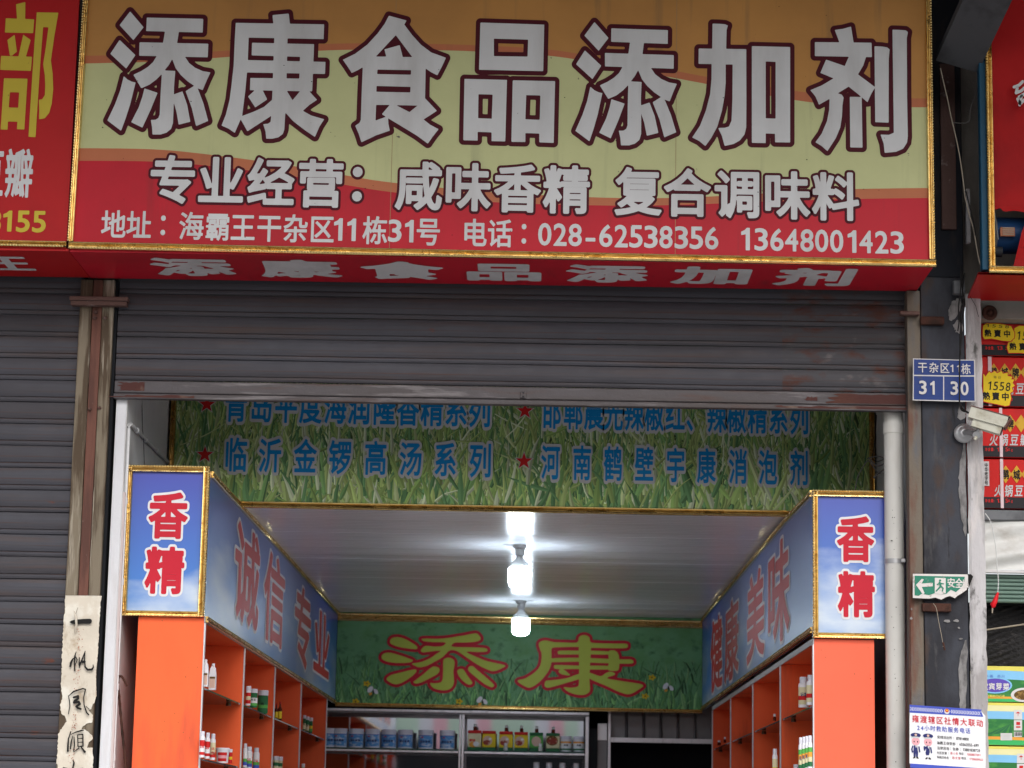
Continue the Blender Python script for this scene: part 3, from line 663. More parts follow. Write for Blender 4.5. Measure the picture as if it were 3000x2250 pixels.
for px in (1533,):
    c = P(px, 1160, 10.5); m = MB(); m.box(c[0] - .012, c[0] + .012, -.032, -.0225, c[2] - .014, c[2] + .014, 'bottom_bar', .002)
    for dz in (-.008, .008): m.lathe((c[0], -.033, c[2] + dz), [(.0, -.002), (.004, -.002), (.004, .002), (0, .002)], 'dark_steel', 8)
    m.build('lock_plate', sh)
for ch in list(sh.children):
    if ch.name.startswith('slat'): pass
sl_ = thing('closed_roller_shutter', 'closed grey roller shutter left of the brown striped post', 'shutter', (-2.8, 0.0, 0.3))
srcs = [slat_obj(slat_mesh(-.8, .79, 'slat', s_ * 2.1, 16), sl_, .3) for s_ in range(5)]
for i, s_ in enumerate(srcs): s_.location = (0, 0, i * PITCH)
for i in range(5, 38):
    c = srcs[(i * 3) % 5].copy(); COL.objects.link(c); c.parent = sl_; c.location = (0, 0, i * PITCH)
# second mesh look for alternate slats comes from object-space noise: shift each
B(-6.0, -2.0, .02, .06, 0, 3.95, 'dark_steel').build('shutter_backing', kind='structure')

# ------------------------------------------------------------------ post between the shutters
post = thing('shutter_post', 'brown striped steel post with dirty beige sides between the two shutters', 'post', (-1.93, -.04, 0))
B(-2.018, -1.965, -.032, .06, 0, 3.93, 'post_beige', .004).build('side_channel', post)
B(-1.919, -1.870, -.032, .06, 0, 3.93, 'post_beige', .004).build('side_channel', post)
B(-1.963, -1.921, -.026, .06, 0, 3.93, 'post_brown', .002).build('centre_strip', post)
B(-1.868, -1.856, -.012, .06, 0, 3.93, 'dark_void').build('edge_strip', post)
c = P(290, 868, 10.36)
m = MB(); m.box(-2.055, -1.80, -.085, -.034, c[2] - .006, c[2] + .012, 'iron_brown', .003); m.box(-2.05, -1.805, -.078, -.034, c[2] - .026, c[2] - .0065, 'iron_brown', .003); m.build('cross_bracket', post)
for px, py in ((281, 915), (309, 896), (278, 932), (308, 932), (263, 1199), (291, 1196)):
    c = P(px, py, 10.47); m = MB(); m.lathe((c[0], -.035, c[2]), [(.0, -.007), (.006, -.006), (.010, 0), (.006, .006), (0, .007)], 'iron_brown', 8); m.build('weld', post)
# torn calligraphy paper
strip = thing('calligraphy_paper', 'torn yellowed paper strip with black brush calligraphy on the striped post', 'paper', (-1.93, -.04, 1.7))
poly = [(130, 45), (472, 48), (460, 130), (450, 300), (440, 480), (437, 560), (425, 700), (415, 800), (420, 1000), (403, 1050), (380, 1080), (372, 1110), (350, 1120), (385, 1165), (386, 1230), (340, 1242), (300, 1270), (280, 1290), (330, 1310), (385, 1360), (392, 1385), (350, 1420), (328, 1470), (388, 1468), (392, 1560), (385, 1700), (385, 1850), (60, 1850), (58, 1659), (50, 1600), (60, 1480), (62, 1340), (100, 1280), (142, 1225), (128, 1170), (92, 1155), (82, 1070), (105, 1000), (95, 950), (88, 870), (98, 790), (100, 600), (108, 400), (125, 200)]
jit = []
for i, (x, y) in enumerate(poly):
    x2_, y2_ = poly[(i + 1) % len(poly)]; n_ = max(1, int(math.hypot(x2_ - x, y2_ - y) / 14))
    for k in range(n_):
        t = k / n_; e_ = 0 if (y < 60 and y2_ < 60) else 4.5
        jit.append((x + (x2_ - x) * t + random.uniform(-e_, e_), y + (y2_ - y) * t + random.uniform(-e_, e_)))
FP = front(10.46); f = trace_field(zoomed([jit], 3.19, 150, 1730), [], step=1.6)
m = MB()
for p_ in contour(f[0], f[1], f[2]):
    q = [FP.un(x, y) for x, y in p_]
    m.poly([(v[0], -.036 - .004 * math.sin(v[0] * 40 + v[2] * 17) ** 2, v[2]) for v in q], 'paper', True)
m.build('sheet', strip)
m = MB()
def brush(chains):
    ch = [[(x / 3.19 + 150, y / 3.19 + 1730, r / 3.19 * 1.22) for x, y, r in c] for c in chains]
    put_trace(m, FP, trace_field([], [], ch, step=.9), 'print_black', 0, .012)
brush([[(182, 297, 4), (200, 296, 12), (225, 296, 17), (300, 290, 18), (362, 289, 19)]])
brush([[(183, 710, 8), (190, 675, 8), (205, 645, 6), (235, 622, 4), (248, 650, 4), (228, 700, 3)], [(238, 575, 3), (225, 620, 6), (222, 680, 5), (225, 750, 5)], [(268, 630, 4), (265, 690, 5), (272, 725, 3)],
       [(322, 568, 3), (300, 630, 5), (270, 700, 7)], [(322, 568, 3), (316, 640, 4), (322, 715, 6), (345, 742, 8), (385, 740, 8), (398, 720, 5), (396, 695, 3)], [(300, 668, 11), (318, 668, 8)]])
brush([[(165, 985, 3), (175, 1030, 4), (180, 1080, 4), (165, 1155, 3)], [(170, 985, 3), (215, 945, 6), (300, 918, 5), (325, 925, 5), (308, 1000, 4), (312, 1070, 4), (335, 1140, 6), (355, 1162, 5)], [(215, 1000, 8), (255, 990, 10), (258, 1010, 8), (225, 1035, 10), (218, 1048, 9), (262, 1042, 9), (272, 1062, 9), (240, 1085, 8), (255, 1100, 8), (280, 1108, 8)], [(330, 1085, 3), (358, 1110, 3)]])
brush([[(188, 1320, 4), (165, 1390, 5), (160, 1500, 8)], [(205, 1362, 3), (192, 1420, 6), (185, 1480, 5)], [(218, 1370, 4), (222, 1440, 5), (215, 1505, 4)], [(190, 1345, 3), (235, 1325, 5), (290, 1308, 6), (308, 1308, 3)], [(252, 1350, 4), (300, 1345, 5), (302, 1455, 5), (255, 1458, 4), (252, 1350, 4)], [(256, 1385, 3), (296, 1382, 4)], [(256, 1420, 3), (296, 1418, 4)], [(265, 1470, 5), (225, 1505, 3)], [(285, 1465, 5), (318, 1508, 9)]])
brush([[(208, 1585, 3), (218, 1610, 6), (208, 1660, 6), (200, 1700, 5)], [(118, 1655, 4), (200, 1680, 7), (300, 1665, 6)]])
m.build('brush_writing', strip)
m = MB()
for i in range(110):
    y = random.choice([random.uniform(330, 560), random.uniform(730, 930), random.uniform(1160, 1300), random.uniform(1480, 1620), random.uniform(300, 1600)]); x = 275 - (y - 300) * .06 + random.gauss(0, 18); r = random.uniform(2, 5)
    q = P(x / 3.19 + 150, y / 3.19 + 1730, 10.46); r *= .00046
    m.poly([(q[0] + r * math.cos(t) * random.uniform(.6, 1.3), -.050, q[2] + r * 1.3 * math.sin(t)) for t in np.linspace(0, 6.28, 7)[:-1]], 'paper_fleck')
m.build('red_flecks', strip, kind='stuff')
m = MB(); m.tube([P(216, 1790, 10.43), P(222, 1805, 10.43), P(224, 1830, 10.44), P(219, 1855, 10.45)], [.002, .006, .005, .002], 'paper'); m.tube([P(228, 1780, 10.44), P(222, 1798, 10.43)], .0015, 'cable_beige'); m.build('peeled_edge', strip)

# ================================================================== RIGHT PIER
col = thing('steel_column', 'dark blue grey steel column carrying plates right of the shop', 'column', (1.74, 0, 0))
B(1.643, 1.829, -.08, .3, 0, 3.99, 'column_grey', .004).build('column_face', col); B(1.643, 1.829, -.078, .3, 3.991, 5.75, 'column_shade', .004).build('upper_column', col)
B(1.583, 1.641, -.075, .02, 0, 3.93, 'guide_rusty', .004).build('guide_rail', col)
B(1.8295, 1.8318, -.07, .3, 0, 5.75, 'dark_void').build('seam', col)
pier = thing('plastered_pier', 'rough whitewashed concrete pier edge beside the stacked cartons', 'pillar', (1.87, .1, 0))
m = MB(); pr = []
zz = np.arange(0, 3.93, .045)
rows = [[(1.832 + random.uniform(0, .004), -.083, z), (1.845, -.088 - random.uniform(0, .003), z), (1.88, -.089 - random.uniform(0, .003), z), (1.903 + random.uniform(-.003, .003), -.083, z), (1.905, .3, z)] for z in zz]
m.grid(rows, 'concrete_pale', False); m.build('plaster_face', pier)
# peeling patches of plaster over the column edge
patch = MB()
for pts in ([(2777, 915), (2790, 885), (2812, 876), (2818, 900), (2800, 930), (2785, 937)], [(2794, 950), (2812, 936), (2820, 950), (2818, 986), (2805, 975), (2796, 965)],
            [(2822, 1305), (2828, 1310), (2830, 1560), (2822, 1540), (2812, 1480), (2808, 1420), (2812, 1370)], [(2808, 1190), (2826, 1195), (2828, 1225), (2808, 1228)],
            [(2834, 1885), (2829, 2070), (2812, 2066), (2810, 1960), (2818, 1910)]):
    F_ = front(10.415); f = trace_field([[(x + random.uniform(-2.5, 2.5), y + random.uniform(-4, 4)) for x, y in spline(pts, 5, True)]], [], step=1.5, pad=6)
    put_trace(patch, F_, f, 'peel', 0, .0)
for px, py, w_, h_ in ((2776, 1819, 22, 9), (2803, 1819, 20, 9), (2810, 1839, 7, 5), (2816, 1871, 13, 8), (2671, 1784, 6, 9), (2670, 1812, 8, 10)):
    q = P(px, py, 10.41); a_, b_ = w_ * .00073, h_ * .00073
    patch.poly([(q[0] + a_ * math.cos(t) * random.uniform(.6, 1.2), -.0865, q[2] + b_ * math.sin(t) * random.uniform(.5, 1.2)) for t in np.linspace(0, 6.28, 10)[:-1]], 'peel')
patch.build('peeled_plaster', pier)
# diagonal beam and darkness between the signs
def obox(m, a, b, up, w_, h_, mt_, taper=1.0):
    a = np.array(a, float); b = np.array(b, float); d = (b - a); d /= np.linalg.norm(d); up = np.array(up, float); s = np.cross(d, up); s /= np.linalg.norm(s); u = np.cross(s, d)
    r = [[e + s * sx * w_ / 2 * k + u * sz * h_ / 2 * k for sx, sz in ((-1, -1), (1, -1), (1, 1), (-1, 1))] for e, k in ((a, 1), (b, taper))]
    m.grid(r, mt_, False, True); m.poly(r[0], mt_); m.poly(r[1][::-1], mt_); return m
beam = thing('diagonal_beam', 'grey steel beam slanting up between the two signboards', 'beam', P(2815, 180, 10.35))
obox(MB(), P(2806, 178, 10.02), P(2985, -210, 9.3), (0, 1, .2), .185, .07, 'beam_grey').build('beam', beam)
m = MB(); m.box(1.735, 1.80, -.10, -.082, 4.2, 4.95, 'iron_brown', .003); m.build('brown_strip', col)
m = MB(); q = P(2838, 540, 10.3); q2 = P(2846, 700, 10.3); m.box(q[0], q[0] + .018, -.13, -.10, q2[2], q[2], 'concrete_pale', .003); m.build('pale_batten', col)
m = MB(); q = P(2830, 830, 10.2); m.box(1.775, 1.825, -.14, -.10, q[2] - .01, q[2] + .05, 'steel_grey', .004); m.build('bracket', col)
def specks(parent, x0, x1, y, z0, z1, n, mm):
    m = MB()
    for k in range(n):
        x, z, r = random.uniform(x0, x1), random.uniform(z0, z1), random.uniform(.0010, .0024)
        m.poly([(x + r * math.cos(t), y, z + r * random.uniform(.6, 1.4) * math.sin(t)) for t in np.linspace(0, 6.28, 7)[:-1]], mm)
    m.build('chips', parent, kind='stuff')

# ================================================================== INTERIOR
# ceiling of white plastic boards
ZC = 3.112
ceil = MB().box(-1.79, 1.62, 1.24, 7.85, ZC + .02, ZC + .06, 'ceiling_groove').build('ceiling', kind='structure')
NB = 33; y0c, y1c = 1.22, 7.19; wb = (y1c - y0c) / NB
m = MB()
for k in range(3):
    a_ = k * wb / 3; b_ = a_ + wb / 3
    m.poly([(-1.434, a_ + .003, 0), (1.194, a_ + .003, 0), (1.194, b_ - .003, 0), (-1.434, b_ - .003, 0)][::-1], 'ceiling_pvc')
    m.poly([(-1.434, a_, .004), (1.194, a_, .004), (1.194, a_ + .003, 0), (-1.434, a_ + .003, 0)][::-1], 'ceiling_pvc')
    m.poly([(-1.434, b_ - .003, 0), (1.194, b_ - .003, 0), (1.194, b_, .004), (-1.434, b_, .004)][::-1], 'ceiling_pvc')
m.poly([(-1.434, wb - .004, .006), (1.194, wb - .004, .006), (1.194, wb, .006), (-1.434, wb, .006)][::-1], 'ceiling_groove')
c0 = m.build('ceiling_board'); c0.parent = ceil; c0.location = (0, y0c, ZC)
for i in range(1, NB):
    c = c0.copy(); COL.objects.link(c); c.parent = ceil; c.location = (0, y0c + i * wb, ZC + random.uniform(-.0006, .0006)); c.rotation_euler = (random.uniform(-.004, .004), 0, 0)

# fascia panels along both sides
def fascia(name, X, inward, label, chars, cab_top):
    t = thing(name, label, 'sign', (X, 3.6, 2.48))
    s = 1 if inward > 0 else -1
    B(min(X, X - s * .02), max(X, X - s * .02), .112, 7.20, 2.462, 3.105, 'sky_fascia').build('print_panel', t)
    pnl = t.children[0]
    if s < 0:
        for v in pnl.data.vertices:
            if v.co.y < -3 and v.co.z > .3: v.co.z = 3.066 - 2.48
    m = MB()
    for z, h in ((3.098, .028), (2.466, .026)):
        if s < 0 and z > 3: moulding(m, (X, .115, 3.060), (X, 1.2, 3.078), h, (s, 0, 0), (0, 0, 1), 'gold', 'gold_plain', .016); moulding(m, (X, 1.2, 3.0785), (X, 7.19, 3.098), h, (s, 0, 0), (0, 0, 1), 'gold', 'gold_plain', .016); continue
        moulding(m, (X, .115, z), (X, 7.19, z), h, (s, 0, 0), (0, 0, 1), 'gold', 'gold_plain', .016)
    m.build('gold_trim', t)
    pl = Plane(lambda x, y: PX(x, y, X), (0, s, 0), (0, 0, 1), (s, 0, 0)); pl.u = np.array((0, 1.0, 0)) if s > 0 else np.array((0, -1.0, 0))
    it = []
    for ch, px, py, W, H in chars:
        c = PX(px, py, X); it.append((ch, c, None, W, H))
    m = MB(); put_text(m, pl, it, 'print_white', .055, .002, 56, metres=True); put_text(m, pl, it, 'print_brick', .022, .004, 56, metres=True); m.build('lettering', t)
    return t
fascia('left_fascia', -1.435, 1, 'blue sky print fascia along the left side of the shop ceiling with four red characters', [('诚', 723, 1688, 1.08, .50), ('信', 803, 1758, 1.10, .50), ('专', 886, 1840, 1.15, .50), ('业', 942, 1890, 1.3, .46)], 2.46)
fascia('right_fascia', 1.195, -1, 'blue sky print fascia along the right side of the shop ceiling with four red characters', [('健', 2100, 1915, 1.1, .50), ('康', 2144, 1876, 1.12, .50), ('美', 2214, 1806, 1.12, .50), ('味', 2281, 1737, 1.15, .52)], 2.42)

def front_box(name, x0, x1, label, zt, zb):
    t = thing(name, label, 'sign', ((x0 + x1) / 2, .1, zb))
    B(x0, x1, .10, .118, zb, zt, 'sky_box').build('print_panel', t)
    m = MB()
    w_ = .030
    moulding(m, (x0, .10, zt - .012), (x1, .10, zt - .012), w_, (0, -1, 0), (0, 0, -1), 'gold', 'gold_plain')
    moulding(m, (x0, .10, zb + .010), (x1, .10, zb + .010), w_ * .8, (0, -1, 0), (0, 0, 1), 'gold', 'gold_plain')
    moulding(m, (x0 + .012, .099, zb), (x0 + .012, .099, zt), w_ * .8, (0, -1, 0), (1, 0, 0), 'gold', 'gold_plain')
    moulding(m, (x1 - .013, .099, zb), (x1 - .013, .099, zt), w_, (0, -1, 0), (-1, 0, 0), 'gold', 'gold_plain')
    m.build('gold_frame', t); return t
bl = front_box('left_box_sign', -1.795, -1.436, 'sky blue framed box sign above the left orange cabinet', 3.128, 2.475)
F6 = front(10.6)
def outlined(parent, it, gi=.031, go=.083, cin='print_red'):
    m = MB(); put_text(m, F6, it, 'print_white', go, .002, 64); put_text(m, F6, it, cin, gi, .004, 64); m.build('lettering', parent)
outlined(bl, [('香', 493, 1510, 116, 140), ('精', 483, 1671, 116, 142)])
br = front_box('right_box_sign', 1.190, 1.56, 'sky blue framed box sign above the right orange cabinet behind the drainpipe', 3.070, 2.432)
outlined(br, [('香', 2506, 1579, 110, 138), ('精', 2509, 1741, 110, 138)])

# printed grass banner over the shop
def grass(parent, x0, x1, z0, z1, y, n, lo, hi, wlo, whi, cols, name, zbias=1.0, nm=60):
    V = []; Fc = []; Cc = []
    for i in range(n):
        bx = random.uniform(x0 - .1, x1 + .1); bz = z0 - .12 + (z1 - z0 + .05) * random.random() ** zbias; L_ = random.uniform(lo, hi); a = random.gauss(0, .30); cv = random.gauss(0, .42)
        if random.random() < .05: a = random.uniform(-1.4, 1.4)
        wd = random.uniform(wlo, whi) * (1.45 if bz < z0 + .12 else .8); yy = y - .0004 - .006 * (i / n)
        c = np.array(random.choice(cols)) * np.array((.90, 1.0, 1.05)) * random.uniform(.7, 1.15) * (1.25 if bz < z0 + .1 else .95); pts = []; px, pz = bx, bz
        for k in range(5):
            t = k / 4; ww = wd * (1 - t) ** .7 * (.6 + .8 * min(1, t * 3)) * .5 + .0004
            nx, nz = math.cos(a + cv * t), -math.sin(a + cv * t)
            pts.append(((px - nx * ww, pz - nz * ww), (px, pz), (px + nx * ww, pz + nz * ww)))
            px += math.sin(a + cv * t) * L_ / 4; pz += math.cos(a + cv * t) * L_ / 4
        if pts[-1][1][0] < x0 and pts[0][1][0] < x0: continue
        cl = lambda p: (min(max(p[0], x0), x1), yy, min(max(p[1], z0), z1))
        k0 = len(V)
        for q in pts: V += [cl(q[0]), cl(q[1]), cl(q[2])]
        dk = c * random.uniform(.55, .85); 
        for k in range(4):
            b = k0 + k * 3
            Fc += [(b, b + 1, b + 4, b + 3), (b + 1, b + 2, b + 5, b + 4)]; Cc += [c, dk]
    me = bpy.data.meshes.new(name); o0 = base(parent)
    me.from_pydata([(x - o0.x, yv - o0.y, z - o0.z) for x, yv, z in V], [], Fc); me.materials.append(MATS['grass_blades'])
    at = me.color_attributes.new('Col', 'FLOAT_COLOR', 'CORNER'); arr = np.repeat(np.array(Cc), 4, axis=0); arr = np.hstack([arr, np.ones((len(arr), 1))])
    at.data.foreach_set('color', arr.astype(np.float32).ravel()); me.update()
    o = bpy.data.objects.new(name, me); COL.objects.link(o); o.parent = parent; o['kind'] = 'stuff'; return o
ban = thing('grass_banner', 'grass print banner with blue product lines above the shop ceiling', 'banner', (-.08, 1.2, 3.10))
bx0, bx1 = -1.785, 1.612
B(bx0, bx1, 1.2, 1.22, 3.10, 4.3, 'grass_dark').build('print_panel', ban)
GC = [(.52, .60, .20), (.42, .54, .17), (.26, .44, .15), (.62, .66, .32), (.14, .27, .11), (.34, .48, .14), (.72, .74, .48), (.20, .37, .15), (.48, .56, .20)]
grass(ban, bx0, bx1, 3.112, 3.78, 1.2, 7500, .08, .30, .005, .022, GC, 'printed_grass', .8)
m = MB(); moulding(m, (bx0, 1.2, 3.108), (bx1, 1.2, 3.108), .032, (0, -1, 0), (0, 0, 1), 'gold', 'gold_plain'); m.build('bottom_frame', ban)
for X in (bx0 + .012, bx1 - .012):
    m = MB(); moulding(m, (X, 1.2, 3.12), (X, 1.2, 4.3), .026, (0, -1, 0), (1, 0, 0), 'gold', 'gold'); m.build('side_frame', ban)
F11 = front(11.7)
r2 = [('临', 692), ('沂', 792), ('金', 895), ('锣', 997), ('高', 1101), ('汤', 1204), ('系', 1305), ('列', 1408)]
r2b = [('河', 1613), ('南', 1705), ('鹤', 1796), ('壁', 1887), ('宇', 1979), ('康', 2069), ('消', 2162), ('泡', 2249), ('剂', 2341)]
r1 = [('青', 693), ('岛', 767), ('平', 839), ('度', 911), ('海', 983), ('润', 1053), ('隆', 1126), ('香', 1196), ('精', 1266), ('系', 1337), ('列', 1406)]
r1b = [('邯', 1616), ('郸', 1680), ('晨', 1739), ('光', 1797), ('辣', 1857), ('椒', 1916), ('红', 1978), ('、', 2038), ('辣', 2099), ('椒', 2157), ('精', 2218), ('系', 2280), ('列', 2341)]
def rowit(r, W, ya, yb, xa, xb, H): return [(c, x, ya + (yb - ya) * (x - xa) / (xb - xa), W, H) for c, x in r]
for it in (rowit(r2, 68, 1331, 1372, 601, 2341, 104) + rowit(r2b, 56, 1331, 1372, 601, 2341, 106), rowit(r1, 68, 1187, 1224, 693, 2341, 104) + rowit(r1b, 58, 1187, 1224, 693, 2341, 104)):
    m = MB(); put_text(m, F11, it, 'print_grey', .11, -.0 + .010, 52); put_text(m, F11, it, 'print_blue', .022, .012, 56); m.build('lettering', ban)
for x, y in ((601, 1333), (1535, 1352), (607, 1186), (1538, 1205)):
    c = P(x, y, 11.7)
    for rr, mm, of in ((.050, 'print_grey', .010), (.042, 'label_red', .012)):
        m = MB() if mm == 'print_grey' else m
        pts = []
        for k in range(10):
            r_ = rr if k % 2 == 0 else rr * .40; t = math.pi / 2 + k * math.pi / 5; pts.append((c[0] + r_ * math.cos(t), 1.2 - of, c[2] + r_ * math.sin(t)))
        for k in range(10): m.poly([(c[0], 1.2 - of, c[2]), pts[k - 1], pts[k]][::-1], mm)
    m.build('star', ban)

# back banner with the two rounded characters
bk = thing('back_banner', 'green lawn print banner with two rounded lime characters at the back of the shop', 'banner', (-.1, 7.2, 2.44))
B(-1.433, 1.193, 7.2, 7.22, 2.44, 3.112, 'lawn_blur').build('print_panel', bk)
GC2 = [(.22, .44, .14), (.15, .34, .12), (.12, .27, .11), (.30, .50, .20), (.08, .16, .07), (.18, .38, .17)]
grass(bk, -1.433, 1.193, 2.455, 2.80, 7.2, 1500, .05, .20, .004, .018, GC2, 'printed_grass', 2.3)
m = MB(); moulding(m, (-1.433, 7.2, 3.078), (1.193, 7.2, 3.066), .055, (0, -1, 0), (0, 0, 1), 'gold', 'gold_plain', .02); moulding(m, (-1.433, 7.2, 2.452), (1.193, 7.2, 2.446), .028, (0, -1, 0), (0, 0, 1), 'gold', 'gold_plain', .02); m.build('gold_trim', bk)
F17 = front(17.7)
sm = lambda l: [spline(q, 4, True) for q in l]
T3 = zoomed(sm([[(315, 250), (345, 200), (430, 185), (530, 210), (640, 270), (715, 325), (705, 360), (600, 355), (450, 330), (340, 290)], [(190, 485), (220, 430), (310, 415), (450, 450), (580, 495), (650, 525), (620, 555), (500, 565), (350, 560), (230, 530)],
 [(265, 800), (330, 745), (480, 705), (620, 670), (695, 662), (700, 700), (640, 760), (540, 830), (440, 875), (370, 875), (300, 840)],
 [(780, 215), (850, 208), (1100, 205), (1400, 160), (1570, 130), (1625, 160), (1650, 220), (1560, 255), (1400, 265), (1270, 268), (1235, 325), (1500, 335), (1700, 345), (1750, 370), (1730, 400), (1600, 405), (1440, 400), (1550, 460), (1750, 540), (2005, 600), (1950, 650), (1850, 685), (1770, 670), (1620, 600), (1450, 490), (1300, 390), (1190, 385), (1090, 480), (950, 560), (850, 610), (750, 630), (690, 610), (640, 575), (760, 555), (900, 500), (1000, 430), (1060, 385), (900, 400), (800, 410), (770, 380), (810, 330), (860, 315), (980, 325), (1090, 315), (1130, 265), (950, 260), (820, 245)],
 [(1100, 560), (1110, 510), (1170, 488), (1235, 505), (1268, 560), (1250, 680), (1255, 780), (1255, 860), (1220, 930), (1150, 965), (1050, 965), (950, 930), (905, 865), (980, 865), (1060, 850), (1090, 800), (1098, 680)],
 [(660, 850), (690, 820), (820, 720), (900, 650), (960, 618), (1020, 630), (1048, 670), (1010, 730), (900, 790), (780, 850), (700, 868)],
 [(1305, 690), (1330, 660), (1380, 655), (1415, 685), (1460, 760), (1525, 850), (1510, 880), (1460, 880), (1390, 830), (1330, 760)],
 [(1465, 650), (1490, 615), (1540, 618), (1600, 670), (1720, 770), (1840, 880), (1835, 915), (1800, 920), (1700, 870), (1560, 760), (1480, 690)]]), 5.027, 1080, 1830)
K3 = zoomed(sm([[(495, 290), (520, 250), (600, 235), (720, 258), (900, 265), (1060, 262), (1085, 190), (1130, 160), (1190, 160), (1240, 190), (1260, 262), (1400, 275), (1600, 280), (1780, 283), (1805, 315), (1780, 345), (1600, 350), (1254, 342), (1170, 335), (1090, 330), (800, 335), (690, 350), (682, 450), (680, 560), (660, 640), (600, 740), (500, 850), (380, 925), (300, 915), (180, 830), (300, 790), (450, 690), (520, 590), (537, 440), (510, 360)],
 [(1090, 262), (1170, 255), (1260, 262), (1248, 600), (1240, 800), (1250, 950), (1230, 1000), (1160, 1035), (1050, 1030), (930, 990), (860, 925), (960, 930), (1060, 915), (1085, 860), (1088, 600)],
 [(775, 415), (810, 385), (1100, 385), (1250, 385), (1520, 395), (1530, 440), (1250, 440), (1090, 440), (810, 440)],
 [(665, 500), (1090, 490), (1520, 505), (1680, 512), (1850, 515), (1888, 545), (1860, 575), (1680, 575), (1250, 560), (1090, 548), (665, 552)],
 [(720, 620), (760, 595), (1090, 605), (1510, 610), (1530, 660), (1250, 662), (1090, 655), (760, 655)],
 [(1520, 400), (1600, 380), (1650, 410), (1675, 470), (1680, 600), (1665, 670), (1600, 685), (1510, 665), (1530, 550)],
 [(785, 690), (810, 662), (860, 665), (900, 690), (955, 740), (930, 750), (860, 740), (810, 720)],
 [(580, 880), (600, 830), (680, 820), (900, 790), (1100, 725), (1100, 795), (900, 860), (760, 900), (640, 930), (590, 915)],
 [(1235, 710), (1400, 760), (1480, 715), (1550, 695), (1610, 715), (1605, 745), (1500, 790), (1700, 830), (2020, 885), (1960, 960), (1830, 1025), (1700, 1000), (1500, 910), (1235, 790)]]), 5.027, 1480, 1830)
for pol in (T3, K3):
    f = trace_field(pol, [], step=1.7); m = MB(); put_trace(m, F17, f, 'print_red', 8.5, .008); put_trace(m, F17, f, 'letter_lime', 0, .011); m.build('character', bk)
# printed butterflies and flowers
m = MB()
def blob(px, py, r, mm, ex=1.0, rot=0, off=.0075, n=9):
    q = P(px, py, 17.7); r *= 17.7 / FPX
    m.poly([(q[0] + r * (ex * math.cos(t) * math.cos(rot) - math.sin(t) * math.sin(rot)), 7.2 - off, q[2] + r * (ex * math.cos(t) * math.sin(rot) + math.sin(t) * math.cos(rot))) for t in np.linspace(0, 6.28, n + 1)[:-1]], mm)
for px, py in ((1085, 2020), (1405, 2050), (1950, 2010)):
    blob(px, py, 7, 'print_white', 1.6, .9); blob(px + 16, py + 6, 6, 'print_white', 1.5, 2.3); blob(px + 1, py + 13, 4, 'carton_orange', 1.3, .5, .0078); blob(px + 9, py + 6, 2.2, 'print_black', 3, 1.9, .008)
for px, py in ((1075, 2003), (1042, 2055), (1910, 1985), (1890, 2040), (1345, 2055)):
    for k in range(5): blob(px + 6 * math.cos(k * 1.26), py + 4 * math.sin(k * 1.26), 3.6, 'label_yellow', 1.5, -k * 1.26, .0076, 7)
    blob(px, py, 2.5, 'food_brown', 1, 0, .008)
m.build('printed_flowers', bk, kind='stuff')

# ceiling lamps
for i, (px, py, lab) in enumerate(((1523, 1597, 'lit white LED bulb on the shop ceiling, the nearer and larger of two'), (1527, 1760, 'lit white LED bulb near the back banner, the farther of two'))):
    c = PZ(px, py, ZC)
    t = thing('ceiling_lamp', lab, 'lamp', tuple(c), 'lamps on the shop ceiling')
    m = MB(); m.lathe(c, [(0, 0), (.036, 0), (.036, -.016), (.028, -.022), (.026, -.055), (0, -.056)], 'bulb_body', 24); m.build('lamp_holder', t)
    m = MB(); m.lathe(c, [(0, -.056), (.018, -.056), (.020, -.070), (.036, -.088), (.051, -.100), (.053, -.122), (0, -.123)], 'bulb_body', 24); m.build('bulb_neck', t)
    m = MB(); m.lathe(c, [(0, -.1235), (.058, -.124), (.060, -.130), (.060, -.200), (.054, -.222), (.035, -.234), (0, -.238)], 'bulb_glow', 28); m.build('bulb_globe', t)

# ------------------------------------------------------------------ orange cabinets
LS = [P(590, 2010, 10.6)[2], P(580, 2220, 10.6)[2]]
def cabinet(name, X, s, xo, label, om, divs, shz):
    """X: open side, xo: back side; s=+1 opens towards +X"""
    t = thing(name, label, 'cabinet', ((X + xo) / 2, 3.3, 0))
    zt = shz[0]
    x0, x1 = sorted((X, xo))
    B(x0, x1, .108, .125, 0, zt, om, .001).build('end_panel', t)
    xb0, xb1 = sorted((xo, xo + s * .012)); B(xb0, xb1, .126, divs[-1], 0, zt, 'orange').build('back_panel', t)
    B(min(X, xo + s * .013), max(X, xo + s * .013), .126, divs[-1], zt - .016, zt - .001, 'orange').build('top_board', t)
    xa, xb = sorted((X + s * .001, X + s * .006)); B(xa, xb, .10, divs[-1] + .01, zt - .022, zt + .004, 'edge_grey', .001).build('top_edge_strip', t)
    for k, dv in enumerate(divs):
        if k: B(min(X, xo + s * .013), max(X, xo + s * .013), dv - .008, dv + .008, 0, zt - .017, 'orange').build('divider', t)
        xa, xb = sorted((X + s * .001, X + s * .007)); B(xa, xb, (dv - .012) if k else .103, (dv + .014) if k else .128, 0, zt - .023, 'alu_white', .001).build('edge_strip', t)
    for z in shz[1:]:
        for k in range(len(divs) - 1):
            a_, b_ = divs[k] + .016, divs[k + 1] - .012
            if k == 0: a_ = .13
            xa, xb = sorted((X - s * .004, xo + s * .014))
            B(xa, xb, a_, b_, z - .008, z, 'glass_shelf', .001).build('glass_shelf', t)
            m = MB(); yk = b_ - .30
            for yk in (b_ - .28,):
                m.tube([(X - s * .03, yk, z - .009), (X - s * .03, yk, z - .026)], [.011, .013], 'knob', 12)
            m.build('shelf_knob', t)
    return t
ld = [.115, 1.60, 3.05, 4.60, 6.50]
zl = [2.472, LS[0], LS[1], LS[1] - .33, LS[1] - .66, LS[1] - .99]
